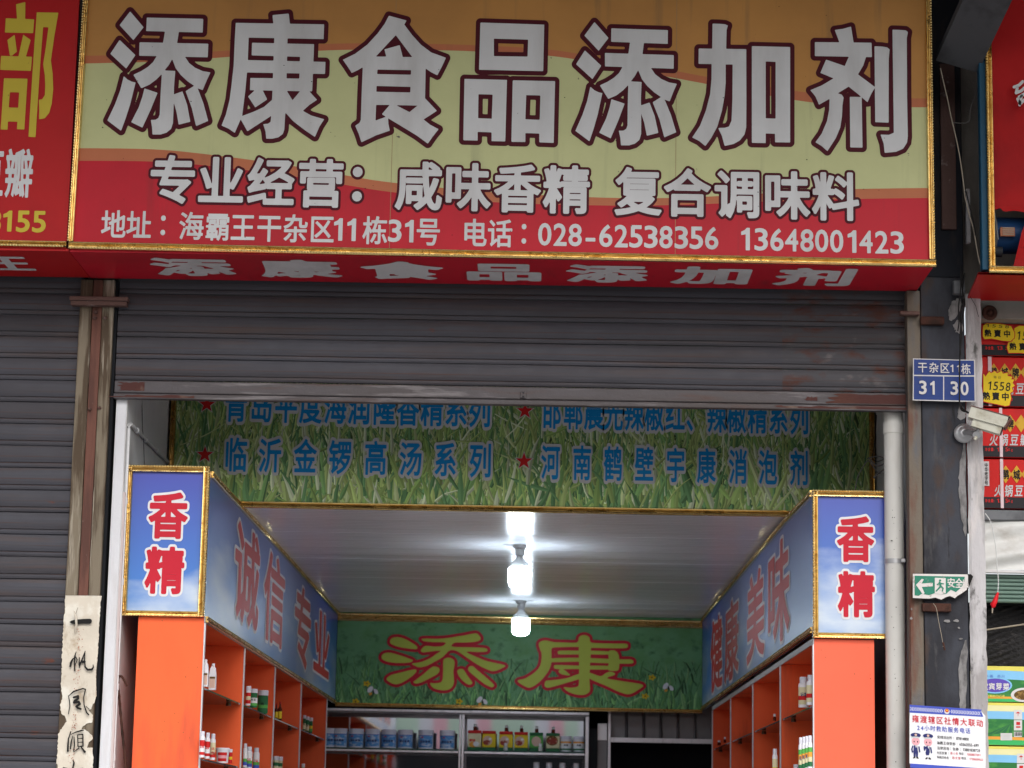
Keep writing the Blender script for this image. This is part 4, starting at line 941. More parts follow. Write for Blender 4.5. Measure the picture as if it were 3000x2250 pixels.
lc_ = cabinet('left_cabinet', -1.437, 1, -1.722, 'long orange shelf cabinet with white edges along the left wall', 'orange', ld, zl)
specks(lc_, -1.71, -1.45, .1075, 1.8, 2.46, 22, 'food_brown')
RS1 = P(2375, 2063, 10.6)[2]
rd = [.115, 1.54, 3.06, 4.60, 6.15]
zr = [2.427, RS1, RS1 - .305, RS1 - .61, RS1 - .92]
rc_ = cabinet('right_cabinet', 1.197, -1, 1.455, 'long orange shelf cabinet with white edges along the right wall', 'orange_right', rd, zr)
specks(rc_, 1.21, 1.44, .1075, 1.8, 2.42, 18, 'food_brown')

# ------------------------------------------------------------------ bottles and jars
def bottle(kind, c, r, h, label, cat, group, cols, text=None, flip=None):
    t = thing(kind, label, cat, tuple(c), group)
    x, y, z = c
    if kind == 'seasoning_bottle':
        m = MB(); m.lathe(c, [(0, .001), (r, .001), (r, h * .72), (r * .92, h * .78), (r * .6, h * .83), (0, h * .83)], cols[0], 20); m.build('body', t)
        m = MB(); m.lathe(c, [(0, h * .80), (r * .74, h * .80), (r * .76, h * .97), (r * .68, h), (0, h)], 'plastic_cap', 20); m.build('cap', t)
    elif kind == 'seasoning_jar':
        m = MB(); m.lathe(c, [(0, .001), (r * .94, .001), (r, .006), (r, h * .74), (r * .9, h * .79), (0, h * .79)], cols[0], 22); m.build('body', t)
        m = MB(); m.lathe(c, [(0, h * .78), (r * 1.03, h * .78), (r * 1.03, h * .97), (r * .96, h), (0, h)], 'plastic_cap', 22); m.build('lid', t)
    elif kind == 'plastic_bucket':
        m = MB(); m.lathe(c, [(0, .001), (r * .86, .001), (r, h * .86), (0, h * .86)], cols[0], 24); m.build('body', t)
        m = MB(); m.lathe(c, [(0, h * .86), (r * 1.07, h * .86), (r * 1.07, h * .95), (r * 1.0, h), (0, h)], 'plastic_white', 24); m.build('lid', t)
    elif kind == 'sauce_bottle':
        m = MB(); m.lathe(c, [(0, .001), (r, .001), (r, h * .6), (r * .4, h * .76), (r * .36, h * .9), (0, h * .9)], cols[0], 16); m.build('body', t)
        m = MB(); m.lathe(c, [(0, h * .9), (r * .45, h * .9), (r * .45, h), (0, h)], 'label_red', 14); m.build('cap', t)
    elif kind == 'vial':
        m = MB(); m.lathe(c, [(0, .001), (r, .001), (r, h * .52), (r * .5, h * .64), (0, h * .64)], cols[0], 14); m.build('body', t)
        m = MB(); m.lathe(c, [(0, h * .64), (r * .75, h * .64), (r * .75, h), (0, h)], 'plastic_white', 14); m.build('cap', t)
    elif kind == 'white_jug':
        m = MB(); m.lathe(c, [(0, .001), (r, .001), (r, h * .62), (r * .85, h * .76), (r * .5, h * .82), (0, h * .82)], cols[0], 22); m.build('body', t)
        m = MB(); m.lathe(c, [(0, h * .82), (r * .52, h * .82), (r * .52, h), (0, h)], 'plastic_white', 18); m.build('cap', t)
    # wrap-around printed label: stacked bands, a little proud of the body
    lo, hi = (.10, .66) if kind != 'plastic_bucket' else (.12, .70)
    if len(cols) > 1:
        m = MB(); nb_ = len(cols) - 1; rr = r * (1.012 if kind != 'plastic_bucket' else 1.0)
        for k, cc in enumerate(cols[1:]):
            a_ = lo + (hi - lo) * k / nb_; b_ = lo + (hi - lo) * (k + 1) / nb_
            def rad(q): return rr if kind != 'plastic_bucket' else r * (.86 + .14 * q / .86) * 1.012
            ang = np.linspace(-math.pi * .98, math.pi * .98, 21) if kind != 'plastic_bucket' else np.linspace(-2.3, -.7, 9)
            m.grid([[(x + rad(q) * math.cos(tt), y + rad(q) * math.sin(tt), z + h * q) for tt in ang] for q in (a_, b_)], cc, True)
        if text:
            # small print on the side facing the street, following the curve
            R_ = rr * 1.012; n_ = len(text); Hc = h * .14; Wc = min(Hc, r * 1.5 / n_)
            for k, chh in enumerate(text):
                for p_ in glyph_polys(chh, .03, 26):
                    q = []
                    for a_, b_ in p_:
                        U = (a_ - .5) * Wc + (k - (n_ - 1) / 2) * Wc * 1.05; an = -math.pi / 2 + U / R_
                        q.append((x + R_ * math.cos(an), y + R_ * math.sin(an), z + h * .42 + (b_ - .38) * Hc))
                    m.poly(q, flip or 'print_black')
        m.build('label', t)
    return t
def on(px, py, z): return PZ(px, py, z)
sx_ = lambda x: x / 4.148 + 560
sy_ = lambda y: y / 4.148 + 1850
rx_ = lambda x: x / 4.148 + 2060
def place(kind, xz, yb, yt, wz, zsh, side, label, cat, group, cols, text=None, flip=None):
    """xz..: zoomed readings -> centre of the footprint on the shelf at height zsh"""
    X_ = sx_(xz) if side == 'L' else rx_(xz)
    c = on(X_, sy_(yb), zsh); d = c[1] + 10.5; r = wz / 4.148 * d / FPX / 2; h = (yb - yt) / 4.148 * d / FPX * 1.02
    c = np.array([c[0], c[1] + r * .8, zsh]); return bottle(kind, c, r, h, label, cat, group, cols, text, flip)
G1 = 'seasoning packs on the orange cabinet shelves'
z1, z2 = LS
# square milk jugs
for k, (xz, yb) in enumerate(((158, 672), (252, 712))):
    c = on(sx_(xz), sy_(yb), z1); d = c[1] + 10.5; w_ = 82 / 4.148 * d / FPX; h = .118; y_ = c[1] + k * 0 + w_ / 2
    t = thing('milk_jug', 'white square jug with pink label, ' + ('half hidden by the cabinet edge' if k == 0 else 'second from the cabinet edge'), 'jug', (c[0], y_, z1), G1)
    m = MB(); x = c[0]; a = w_ / 2
    rows = [[(x - a * k_, y_ - a * k_, z), (x + a * k_, y_ - a * k_, z), (x + a * k_, y_ + a * k_, z), (x - a * k_, y_ + a * k_, z)] for k_, z in ((1, z1 + .001), (1, z1 + h * .55), (.75, z1 + h * .82), (.35, z1 + h * .9))]
    m.grid(rows, 'plastic_white', False, True); m.poly(rows[-1], 'plastic_white'); m.build('body', t)
    m = MB(); m.lathe((x, y_, z1), [(.0, h * .88), (a * .5, h * .88), (a * .5, h), (0, h)], 'plastic_white', 14); m.build('cap', t)
    B(x - a * .82, x + a * .82, y_ - a - .0012, y_ - a - .0002, z1 + h * .08, z1 + h * .42, 'label_pink').build('label', t)
    B(x - a * .82, x + a * .82, y_ - a - .0014, y_ - a - .0002, z1 + h * .425, z1 + h * .5, 'food_brown').build('label_band', t)
place('seasoning_jar', 688, 900, 670, 60, z1, 'L', 'narrow jar with red and cream label hidden behind the white divider edge', 'jar', G1, ['plastic_white', 'label_red', 'label_cream', 'label_red'])
place('seasoning_jar', 752, 925, 703, 92, z1, 'L', 'jar with white label and black characters, left of the larger green jar', 'jar', G1, ['label_green', 'label_green2', 'print_white', 'print_white', 'label_green'], '肉香')
place('seasoning_jar', 860, 1000, 722, 126, z1, 'L', 'largest green jar with white lid on the upper left cabinet shelf', 'jar', G1, ['label_green', 'label_green', 'label_green2', 'label_green', 'label_green'], '肉')
place('sauce_bottle', 1030, 1068, 880, 40, z1, 'L', 'small sauce bottle with yellow label against the white divider', 'bottle', G1, ['sauce_brown', 'label_yellow', 'label_yellow', 'sauce_brown'])
place('sauce_bottle', 1074, 1080, 860, 48, z1, 'L', 'small sauce bottle with yellow label standing clear of the divider', 'bottle', G1, ['sauce_brown', 'label_yellow', 'label_yellow', 'sauce_brown'])
for k, (xz, yb, w_) in enumerate(((1372, 1205, 36), (1408, 1222, 42), (1450, 1236, 44))):
    place('seasoning_jar', xz, yb, yb - 182, w_, z1, 'L', ('white capped little jar partly behind the last divider', 'middle one of three little green banded jars', 'little green and yellow jar, rightmost of three on the far shelf')[k], 'jar', G1, ['label_green', 'label_cream', 'label_cream', 'label_green'] if k < 2 else ['label_green', 'label_green2', 'label_yellow', 'label_green'], '肉香' if k < 2 else None)
for k, (xz, yb, yt) in enumerate(((126, 1532, 1224), (188, 1548, 1240), (254, 1564, 1254))):
    place('seasoning_bottle', xz, yb, yt, 66, z2, 'L', ('tall red and white seasoning bottle touching the cabinet edge', 'middle tall red and white seasoning bottle of three', 'tall seasoning bottle with cream and red label beside the white bucket')[k], 'bottle', G1, ['plastic_white', 'label_red', 'print_white', 'print_white', 'label_red', 'label_red'] if k < 2 else ['plastic_white', 'label_red', 'meat', 'label_cream', 'label_cream', 'label_cream'], ('麻辣', '麻辣', '小料')[k], 'label_red')
place('plastic_bucket', 370, 1600, 1420, 158, z2, 'L', 'white plastic bucket with red label on the lower left shelf', 'bucket', G1, ['plastic_white', 'label_red', 'print_pink', 'label_red'])
place('seasoning_jar', 472, 1608, 1436, 44, z2, 'L', 'small red and yellow jar just right of the white bucket', 'jar', G1, ['label_red', 'label_red', 'label_yellow', 'label_red'])
for k, (xz, yb, yt) in enumerate(((648, 1655, 1372), (695, 1672, 1410), (782, 1690, 1424))):
    place('seasoning_bottle', xz, yb, yt, 78 if k else 50, z2, 'L', ('white capped bottle mostly hidden by the second divider', 'left one of two flip cap bottles with red characters', 'right one of two flip cap bottles with red characters')[k], 'bottle', G1, ['plastic_white', 'print_indigo', 'label_green2', 'print_white', 'print_white'], '美味' if k else None, 'label_red')
for k, (xz, yb, yt) in enumerate(((1020, 1740, 1524), (1072, 1750, 1530))):
    place('seasoning_jar', xz, yb, yt, 64, z2, 'L', ('white lidded jar with green band against the third divider', 'white lidded jar with green band right of its twin')[k], 'jar', G1, ['label_cream', 'label_cream', 'label_cream', 'label_green'])
place('seasoning_jar', 1355, 1800, 1614, 40, z2, 'L', 'white jar lid just visible at the bottom edge in the fourth bay', 'jar', G1, ['label_cream', 'label_green'])
# right cabinet
G2 = 'seasoning packs on the right cabinet shelves'
zr1, zr2 = zr[1], zr[2]
place('seasoning_bottle', 1226, 925, 562, 124, zr1, 'R', 'big white bottle with yellow label on the upper right shelf', 'bottle', G2, ['plastic_white', 'label_cream', 'label_red', 'label_cream', 'label_cream'], '香料', 'print_navy')
place('seasoning_bottle', 1322, 895, 540, 124, zr1, 'R', 'big white bottle half hidden by the right cabinet edge', 'bottle', G2, ['plastic_white', 'label_cream', 'label_red', 'label_cream', 'label_cream'])
place('vial', 870, 1088, 1005, 38, zr1, 'R', 'tiny bottle with white cap at the second bay edge of the right cabinet', 'bottle', G2, ['sauce_brown'])
place('vial', 195, 1385, 1325, 42, zr1, 'R', 'tiny bottle with white cap in the farthest right bay', 'bottle', G2, ['sauce_brown'])
place('vial', 265, 1352, 1285, 30, zr1, 'R', 'tiny bottle with white cap against the farthest white edge strip', 'bottle', G2, ['sauce_brown'])
for k, xz in enumerate((1190, 1228, 1266, 1302)):
    place('seasoning_bottle', xz, 1725 - k * 14, 1305 - k * 8, 58, zr2, 'R', ('leftmost of four green labelled bottles on the lower right shelf', 'second of four green labelled bottles on the lower right shelf', 'third of four green labelled bottles on the lower right shelf', 'rightmost green labelled bottle hidden by the cabinet edge')[k], 'bottle', G2, ['plastic_white', 'label_green', 'label_cream', 'carton_orange', 'label_green2'], '鸡精' if k < 3 else None, 'print_navy')
place('seasoning_jar', 1132, 1790, 1622, 62, zr2, 'R', 'white jar lid at the bottom edge in front of the green bottles', 'jar', G2, ['plastic_white', 'label_cream'])
place('seasoning_bottle', 876, 1790, 1440, 66, zr2, 'R', 'white bottle with yellow label peeking past the first white divider', 'bottle', G2, ['plastic_white', 'label_yellow', 'label_cream'])

# ------------------------------------------------------------------ display case at the back, mirror behind
YB = 7.2; dz = lambda x, y: P(x, y, 17.7)
case = thing('display_case', 'aluminium framed display case with glass shelf and mirror at the back', 'cabinet', (-.6, 7.35, 0))
zt_ = dz(1100, 2072)[2]; zt2 = dz(1100, 2084)[2]; xl_, xm0, xm1, xr0, xr1 = dz(940, 2150)[0], dz(1345, 2150)[0], dz(1360, 2150)[0], dz(1715, 2150)[0], dz(1725, 2150)[0]
B(-1.79, xr1, YB - .02, YB + .01, zt2, zt_ - .012, 'alu', .002).build('top_rail', case)
B(-1.79, xr1, YB - .01, YB + .38, zt2 - .012, zt2 - .002, 'corrugated').build('top_board', case)
B(xm0, xm0 + .014, YB - .022, YB + .02, 0, zt2 - .013, 'alu', .002).build('upright', case)
B(xm0 + .020, xm1, YB - .022, YB + .02, 0, zt2 - .013, 'alu', .002).build('upright', case)
B(xr0, xr1, YB - .022, YB + .02, 0, zt2 - .013, 'alu', .002).build('upright', case)
B(xr0, xr1, YB + .03, YB + .37, 0, zt2 - .013, 'dark_steel').build('side_panel', case)
B(-1.79, xr0, YB + .36, YB + .37, .9, zt2 - .013, 'mirror').build('mirror', case)
zs = dz(1150, 2192)[2]; zs2 = dz(1500, 2199)[2]
B(-1.78, xm0 - .003, YB, YB + .34, zs - .010, zs, 'glass_green', .001).build('glass_shelf', case)
B(xm1 + .003, xr0 - .003, YB, YB + .34, zs2 - .010, zs2, 'glass_green', .001).build('glass_shelf', case)
B(-1.78, xm0 - .003, YB - .004, YB + .006, zs - .026, zs - .012, 'alu', .001).build('shelf_rail', case)
B(xm1 + .003, xr0 - .003, YB - .004, YB + .006, zs2 - .026, zs2 - .012, 'alu', .001).build('shelf_rail', case)
B(-1.78, xr0 - .003, YB, YB + .34, zs - .35, zs - .34, 'glass_green', .001).build('glass_shelf', case)
k17 = 17.7 / FPX
G3 = 'blue labelled tubs on the back glass shelf'
names = ['cut off by the orange cabinet', 'leftmost whole one in the row', 'second whole one from the left', 'third whole one from the left', 'fourth whole one from the left', 'fifth whole one, last of the tight row', 'standing alone between two gaps', 'rightmost, next to the aluminium upright']
for i, cx_ in enumerate((960, 992, 1040, 1089, 1137, 1185, 1246, 1309)):
    c = dz(cx_, 2188); c = np.array([c[0], YB + .075, zs]); r = 22.5 * k17; h = 55 * k17
    t = thing('seasoning_tub', 'white lidded tub with blue label, ' + names[i], 'tub', tuple(c), G3)
    m = MB(); m.lathe(c, [(0, .001), (r * .97, .001), (r * .97, h * .80), (0, h * .80)], 'plastic_white', 24); m.build('body', t)
    m = MB(); m.lathe(c, [(0, h * .78), (r, h * .78), (r, h * .97), (r * .96, h), (0, h)], 'plastic_cap', 24); m.build('lid', t)
    m = MB(); R_ = r * .985
    ang = np.linspace(-math.pi + .15 + (i % 3) * .15, -.45 + (i % 3) * .12, 14)
    m.grid([[(c[0] + R_ * math.cos(a), c[1] + R_ * math.sin(a), c[2] + h * q) for a in ang] for q in (.08, .70)], 'label_blue', True)
    m.grid([[(c[0] + R_ * 1.01 * math.cos(a), c[1] + R_ * 1.01 * math.sin(a), c[2] + h * q) for a in ang] for q in (.69, .72)], 'print_indigo', True)
    for k, chh in enumerate('调味香精'):
        for p_ in glyph_polys(chh, .03, 24):
            q = []
            for a_, b_ in p_:
                an = -math.pi / 2 - .62 + k * .36 + (a_ - .5) * .34; q.append((c[0] + R_ * 1.015 * math.cos(an), c[1] + R_ * 1.015 * math.sin(an), c[2] + h * .38 + (b_ - .38) * .018))
            m.poly(q, 'print_navy')
    an = -math.pi / 2 - .45; m.poly([(c[0] + R_ * 1.02 * math.cos(an + .22 * math.cos(t_)), c[1] + R_ * 1.02 * math.sin(an + .22 * math.cos(t_)), c[2] + h * .60 + .004 * math.sin(t_)) for t_ in np.linspace(0, 6.28, 10)[:-1]], 'print_red')
    m.build('label', t)
G4 = 'flavouring tins on the back glass shelf'
tins = [(235, 'orange and cream tin, leftmost on the right hand glass shelf', 'o'), (440, 'yellow tin with red top, first of three alike, without a vial on top', 'y'), (680, 'yellow tin with red top, middle of three alike', 'y'), (895, 'yellow tin with red top beside the green tin', 'y'), (1110, 'green tin with round picture beside the yellow tins', 'g'), (1345, 'green and cream tin with an oval picture of meat', 'm')]
for i, (xz, lab, ty) in enumerate(tins):
    c = dz(xz / 4.809 + 1340, 2196); c = np.array([c[0], YB + .10, zs2]); hw = .049; h = .142 - .002 * i; dp = .03
    t = thing('flavouring_tin', lab, 'tin', tuple(c), G4)
    bc = {'o': 'label_cream', 'y': 'label_yellow', 'g': 'label_green2', 'm': 'label_cream'}[ty]; top = {'o': 'label_red', 'y': 'label_red', 'g': 'label_green', 'm': 'label_green'}[ty]
    B(c[0] - hw, c[0] + hw, c[1] - dp, c[1] + dp, c[2] + .0225, c[2] + h - .0225, bc, .006).build('body', t)
    B(c[0] - hw, c[0] + hw, c[1] - dp, c[1] + dp, c[2] + h - .022, c[2] + h, top, .006).build('lid', t)
    B(c[0] - hw, c[0] + hw, c[1] - dp, c[1] + dp, c[2] + .001, c[2] + .022, 'label_green', .005).build('base_band', t)
    m = MB(); ya = c[1] - dp - .001
    def disc(cx2, cz2, rx2, rz2, mm, o_=0): m.poly([(cx2 + rx2 * math.cos(a), ya - o_, cz2 + rz2 * math.sin(a)) for a in np.linspace(0, 6.28, 17)[:-1]], mm)
    if ty == 'y': disc(c[0] - .01, c[2] + .07, .034, .034, 'label_pink'); disc(c[0] - .016, c[2] + .056, .026, .018, 'meat', .001); disc(c[0] + .008, c[2] + .082, .010, .008, 'print_white', .0012)
    elif ty == 'g': disc(c[0], c[2] + .07, .034, .036, 'label_pink')
    elif ty == 'm': disc(c[0] - .006, c[2] + .078, .042, .036, 'food_brown'); disc(c[0] - .004, c[2] + .074, .036, .024, 'meat', .001)
    else: disc(c[0] + .012, c[2] + .045, .022, .018, 'print_white', .001); disc(c[0] - .012, c[2] + .04, .026, .02, 'carton_orange'); put_text(m, Plane(None, (1, 0, 0), (0, 0, 1), (0, -1, 0)), [('鲜', (c[0] - .026, ya, c[2] + .07), None, .022, .022), ('味', (c[0] - .004, ya, c[2] + .07), None, .022, .022)], 'label_red', .03, .001, 24, metres=True)
    m.build('picture', t)
    if i != 1:
        v = thing('vial', 'small brown vial with white cap standing on the ' + ('orange and cream tin', '', 'middle yellow tin', 'yellow tin nearest the green tin', 'green tin with round picture', 'tin with the meat picture')[i], 'bottle', (c[0] + .004, c[1], c[2] + h), G4 + ' vials')
        cc = (c[0] + .002, c[1], c[2] + h); m = MB(); m.lathe(cc, [(0, .0005), (.013, .0005), (.013, .024), (.008, .028), (0, .028)], 'sauce_brown', 14); m.build('body', v)
        m = MB(); m.lathe(cc, [(0, .028), (.011, .028), (.011, .046), (0, .046)], 'bulb_body', 14); m.build('cap', v)
for k, (xz, lab) in enumerate(((680, 'white capped vial in front of the middle yellow tin'), (1170, 'white capped vial in front of the green tin'))):
    c = dz(xz / 4.809 + 1340, 2197); c = np.array([c[0], YB + .03, zs2]); bottle('vial', c, .015, .054, lab, 'bottle', 'vials standing on the glass', ['bulb_body'])
for k, xz in enumerate((1530, 1712)):
    c = dz(xz / 4.809 + 1340, 2198); c = np.array([c[0], YB + .09, zs2]); bottle('seasoning_jar', c, .040, .112, ('white jar with orange and green bands right of the meat picture tin', 'white jar with orange and green bands against the right upright')[k], 'jar', G4 + ' jars', ['plastic_white', 'label_green', 'print_white', 'print_white', 'print_white', 'carton_orange'], '鸡精')
for k, xz in enumerate((1115, 1295, 1485, 1680)):
    c = dz(xz / 4.809 + 1340, 2230); h = .20; c = np.array([c[0], YB + .10, zs - .34]); h = dz(1500, 2231)[2] - c[2]
    bottle('white_jug', c, .042, h, ('leftmost of four white jugs on the lower glass shelf', 'second of four white jugs on the lower glass shelf', 'third of four white jugs on the lower glass shelf', 'rightmost of four white jugs on the lower glass shelf')[k], 'jug', 'white jugs on the lower shelf', ['plastic_white'])
# door frame and ribbed partition right of the case
door = thing('back_doorway', 'dark doorway with pale metal frame under a ribbed partition', 'door frame', (.7, 7.4, 0))
xa = dz(1728, 2150)[0]; xb = dz(1783, 2150)[0]; xc = 1.62; zr_ = dz(1900, 2160)[2]; zr0 = dz(1900, 2174)[2]
B(xa + .06, xb - .004, 7.40, 7.43, 0, 2.36, 'corrugated', .002).build('jamb', door)
B(xa, xa + .056, 7.36, 7.39, 0, 2.32, 'dark_steel', .002).build('jamb', door)
B(xb, xb + .02, 7.33, 7.37, 0, 2.45, 'alu', .002).build('jamb', door)
B(xb + .021, xc, 7.34, 7.36, zr0, zr_, 'alu', .002).build('lintel_rail', door)
B(xa + .06, xb - .005, 7.39, 7.40, zr_ - .02, zr_ + .10, 'alu', .002).build('rail', door)
m = MB(); x = xb + .022
while x < xc:
    m.poly([(x, 7.40, zr_), (x + .10, 7.40, zr_), (x + .10, 7.40, 2.7), (x, 7.40, 2.7)], 'corrugated'); m.poly([(x + .10, 7.40, zr_), (x + .112, 7.37, zr_), (x + .112, 7.37, 2.7), (x + .10, 7.40, 2.7)], 'corrugated'); m.poly([(x + .112, 7.37, zr_), (x + .124, 7.40, zr_), (x + .124, 7.40, 2.7), (x + .112, 7.37, 2.7)], 'corrugated'); x += .124
m.build('ribbed_partition', door)

# ------------------------------------------------------------------ pipes, hook, cables by the opening
pp = thing('left_conduit', 'white plastic conduit running down the left wall edge and back along the wall', 'pipe', (-1.78, .05, 0))
cT = P(380, 1246, 10.56)
m = MB(); m.tube([(cT[0], .03, 0), (cT[0], .03, cT[2] - .02), (cT[0], .035, cT[2] - .004), (cT[0] + .004, .06, cT[2] + .004), (cT[0] + .004, 1.18, cT[2] + .004)], .0085, 'pipe_white', 12); m.build('tube', pp)
for z in (2.95, 2.60, 2.15, 1.85):
    m = MB(); m.tube([(cT[0], .03, z), (cT[0], .03, z + .028)], .0115, 'pipe_white', 12); m.build('clip', pp)
for y_ in (.22, .48, .80):
    m = MB(); m.tube([(cT[0] + .004, y_, cT[2] + .004), (cT[0] + .004, y_ + .035, cT[2] + .004)], .0125, 'pipe_white', 12); m.build('clip', pp)
B(-1.797, -1.787, .01, .05, 0, 3.0, 'trim_pink').build('trim', pp)
hk = thing('rebar_hook', 'rusty ribbed steel rod with hooked top behind the conduit', 'hook', (-1.77, .12, 1.5))
pts = [(372, 2010), (366, 1997), (358, 1984), (351, 1981), (346, 1990), (346, 2010), (350, 2050), (356, 2120), (364, 2200), (372, 2300)]
m = MB(); q = [P(x, y, 10.60) for x, y in spline(pts, 5)]; m.tube(q, [.0062 if i % 2 else .0050 for i in range(len(q))], 'rust_iron', 8); m.build('rod', hk)
dp_ = thing('drainpipe', 'white plastic drainpipe standing right of the right box sign', 'pipe', (1.545, .02, 0))
xp0, xp1 = P(2603, 1600, 10.45)[0], P(2660, 1600, 10.45)[0]; rp = (xp1 - xp0) / 2; xc_ = (xp0 + xp1) / 2
m = MB(); m.tube([(xc_, .065, 0), (xc_, .065, 3.9)], rp, 'pvc_pipe', 24); m.build('tube', dp_)
zc_ = P(2630, 1637, 10.45)[2]
m = MB(); m.tube([(xc_, .065, zc_ - .010), (xc_, .065, zc_ + .010)], rp + .002, 'cctv_grey', 24); m.box(xc_ + .022, xc_ + .040, .008, .035, zc_ - .008, zc_ + .008, 'cctv_grey', .002); m.build('hose_clamp', dp_)
for z_ in (1.35, 3.32): MB().tube([(xc_, .065, z_), (xc_, .065, z_ + .05)], rp + .0035, 'pvc_pipe', 24).build('coupling', dp_)
specks(dp_, xc_ - .02, xc_ + .02, .022, 1.8, 3.3, 26, 'cable_black')
cb = thing('coiled_cable', 'loose loops of grey cable hanging beside the right end of the grass banner', 'cable', P(2570, 1350, 11.0))
m = MB()
m.tube([P(x, y, 11.0) for x, y in spline([(2568, 1215), (2562, 1300), (2556, 1340), (2570, 1352), (2590, 1345)], 6)], .0022, 'cable_black')
m.tube([P(x, y, 11.0) for x, y in spline([(2540, 1345), (2560, 1338), (2585, 1340), (2600, 1360), (2598, 1380), (2580, 1388), (2562, 1372), (2545, 1350), (2530, 1365), (2512, 1400), (2505, 1440)], 6)], .0026, 'cable_grey')
m.tube([P(x, y, 11.0) for x, y in spline([(2545, 1340), (2570, 1365), (2602, 1352)], 6)], .003, 'cable_grey')
m.tube([P(x, y, 11.0) for x, y in spline([(2560, 1400), (2575, 1385), (2600, 1368)], 5)], .0045, 'cable_grey')
m.build('wire_loops', cb)
c = P(2545, 1425, 11.0)
cbx = thing('loose_wire', 'thin vertical wire hanging over the white inner wall at left', 'cable', P(417, 1180, 10.9))
m = MB(); m.tube([P(x, y, 10.9) for x, y in ((416, 1170), (417, 1250), (421, 1300), (423, 1368))], .0016, 'cable_black', 6); m.build('wire', cbx)

# ================================================================== RIGHT PIER FITTINGS
FA = front(10.37)
pl = thing('house_number_plate', 'blue enamel house number plate reading 31 and 30 on the steel column', 'sign', P(2765, 1175, 10.36))
m = MB(); co = [(2675, 1050), (2855, 1055), (2857, 1178), (2674, 1173)]
q = [P(x, y, 10.37) for x, y in co]
def bend(v): return np.array([v[0], v[1] - .010 * max(0, (v[0] - q[0][0]) / (q[1][0] - q[0][0]) - .72) * 3, v[2]])
def sheet(c4, n, mm, off, m_):
    a, b, c_, d_ = [np.array(v) for v in c4]
    rows = [[bend(a + (b - a) * t) + np.array([0, off, 0]) for t in np.linspace(0, 1, n)], [bend(d_ + (c_ - d_) * t) + np.array([0, off, 0]) for t in np.linspace(0, 1, n)]]
    m_.grid(rows, mm, False)
sheet(q, 12, 'enamel_white', 0, m); sheet([v + np.array([0, .004, 0]) for v in q], 12, 'steel_grey', 0, m); m.build('plate', pl)
def inset(x0, y0, x1, y1, x2, y2, x3, y3): return [P(x0, y0, 10.37), P(x1, y1, 10.37), P(x2, y2, 10.37), P(x3, y3, 10.37)]
m = MB(); sheet(inset(2677.5, 1052.5, 2852.5, 1057.5, 2853, 1100.5, 2677.3, 1098), 12, 'plate_blue', -.0010, m)
sheet(inset(2677.3, 1101.5, 2763, 1103, 2763, 1172, 2677, 1170.5), 6, 'plate_blue', -.0010, m); sheet(inset(2766, 1103, 2853, 1104.5, 2854.5, 1175, 2766, 1172), 8, 'plate_blue', -.0010, m); m.build('blue_field', pl)
m = MB()
put_text(m, FA, [('干', 2702, 1077, 29, 32), ('杂', 2735, 1078, 29, 32), ('区', 2767, 1079, 29, 32), ('1', 2788, 1080, 12, 21), ('1', 2807, 1080.5, 12, 21), ('栋', 2829, 1082, 29, 32)], 'enamel_white', .012, .0075, 40)
put_text(m, FA, [('3', 2703, 1136, 20, 38), ('1', 2731, 1137, 18, 38), ('3', 2795, 1138, 20, 38), ('0', 2825, 1139, 21, 38)], 'enamel_white', .02, .0075, 40); m.build('lettering', pl)

ex = thing('exit_sign', 'torn green and white exit sign with arrow on the steel column', 'sign', P(2755, 1755, 10.37))
outer = [(2674, 1681), (2842, 1683), (2848, 1690), (2838, 1712), (2832, 1728), (2818, 1738), (2806, 1745), (2797, 1753), (2783, 1746), (2770, 1750), (2757, 1757), (2740, 1751), (2722, 1754), (2674, 1752)]
m = MB(); put_trace(m, front(10.385), trace_field([[(x + (3 if x > 2700 else 0), y + (3 if y > 1700 else -1)) for x, y in outer]], [], step=1.2, pad=5), 'burnt', 0, .0); m.build('burnt_edge', ex)
m = MB(); put_trace(m, front(10.385), trace_field([[(min(x, 2833 + (x - 2833) * .2 if x > 2833 else x), y) for x, y in outer]], [], step=1.0, pad=5), 'exit_white', 0, .003); m.build('plate', ex)
m = MB(); put_trace(m, front(10.385), trace_field([[(2679, 1687), (2826, 1690), (2824, 1708), (2815, 1722), (2800, 1735), (2785, 1728), (2772, 1740), (2755, 1742), (2738, 1738), (2722, 1744), (2700, 1740), (2690, 1746), (2679, 1744)]], [], step=1.0, pad=5), 'exit_green', 0, .0045); m.build('green_field', ex)
m = MB(); FE = front(10.385)
put_trace(m, FE, trace_field([[(2683, 1714), (2700, 1696), (2706, 1698), (2699, 1710), (2732, 1708), (2732, 1718), (2700, 1720), (2708, 1738), (2703, 1742)], [(2738, 1693), (2770, 1694), (2770, 1738), (2755, 1742), (2738, 1738)]], [], step=.8, pad=5), 'exit_white', 0, .006)
put_text(m, FE, [('安', 2786, 1708, 24, 30), ('全', 2809, 1709, 24, 30), ('出', 2828, 1709, 20, 28)], 'exit_white', .02, .006, 34); m.build('symbols', ex)
m = MB(); put_trace(m, FE, trace_field([], [], [[(2753, 1701, 3.2), (2753.5, 1701, 3.2)], [(2752, 1707, 3), (2755, 1718, 3), (2762, 1724, 2.2), (2760, 1732, 2)], [(2755, 1718, 3), (2748, 1726, 2.2), (2742, 1732, 2)], [(2753, 1709, 2), (2745, 1713, 1.8)], [(2755, 1710, 2), (2763, 1711, 1.8)]], step=.7, pad=5), 'exit_green', 0, .0075); m.build('running_figure', ex)

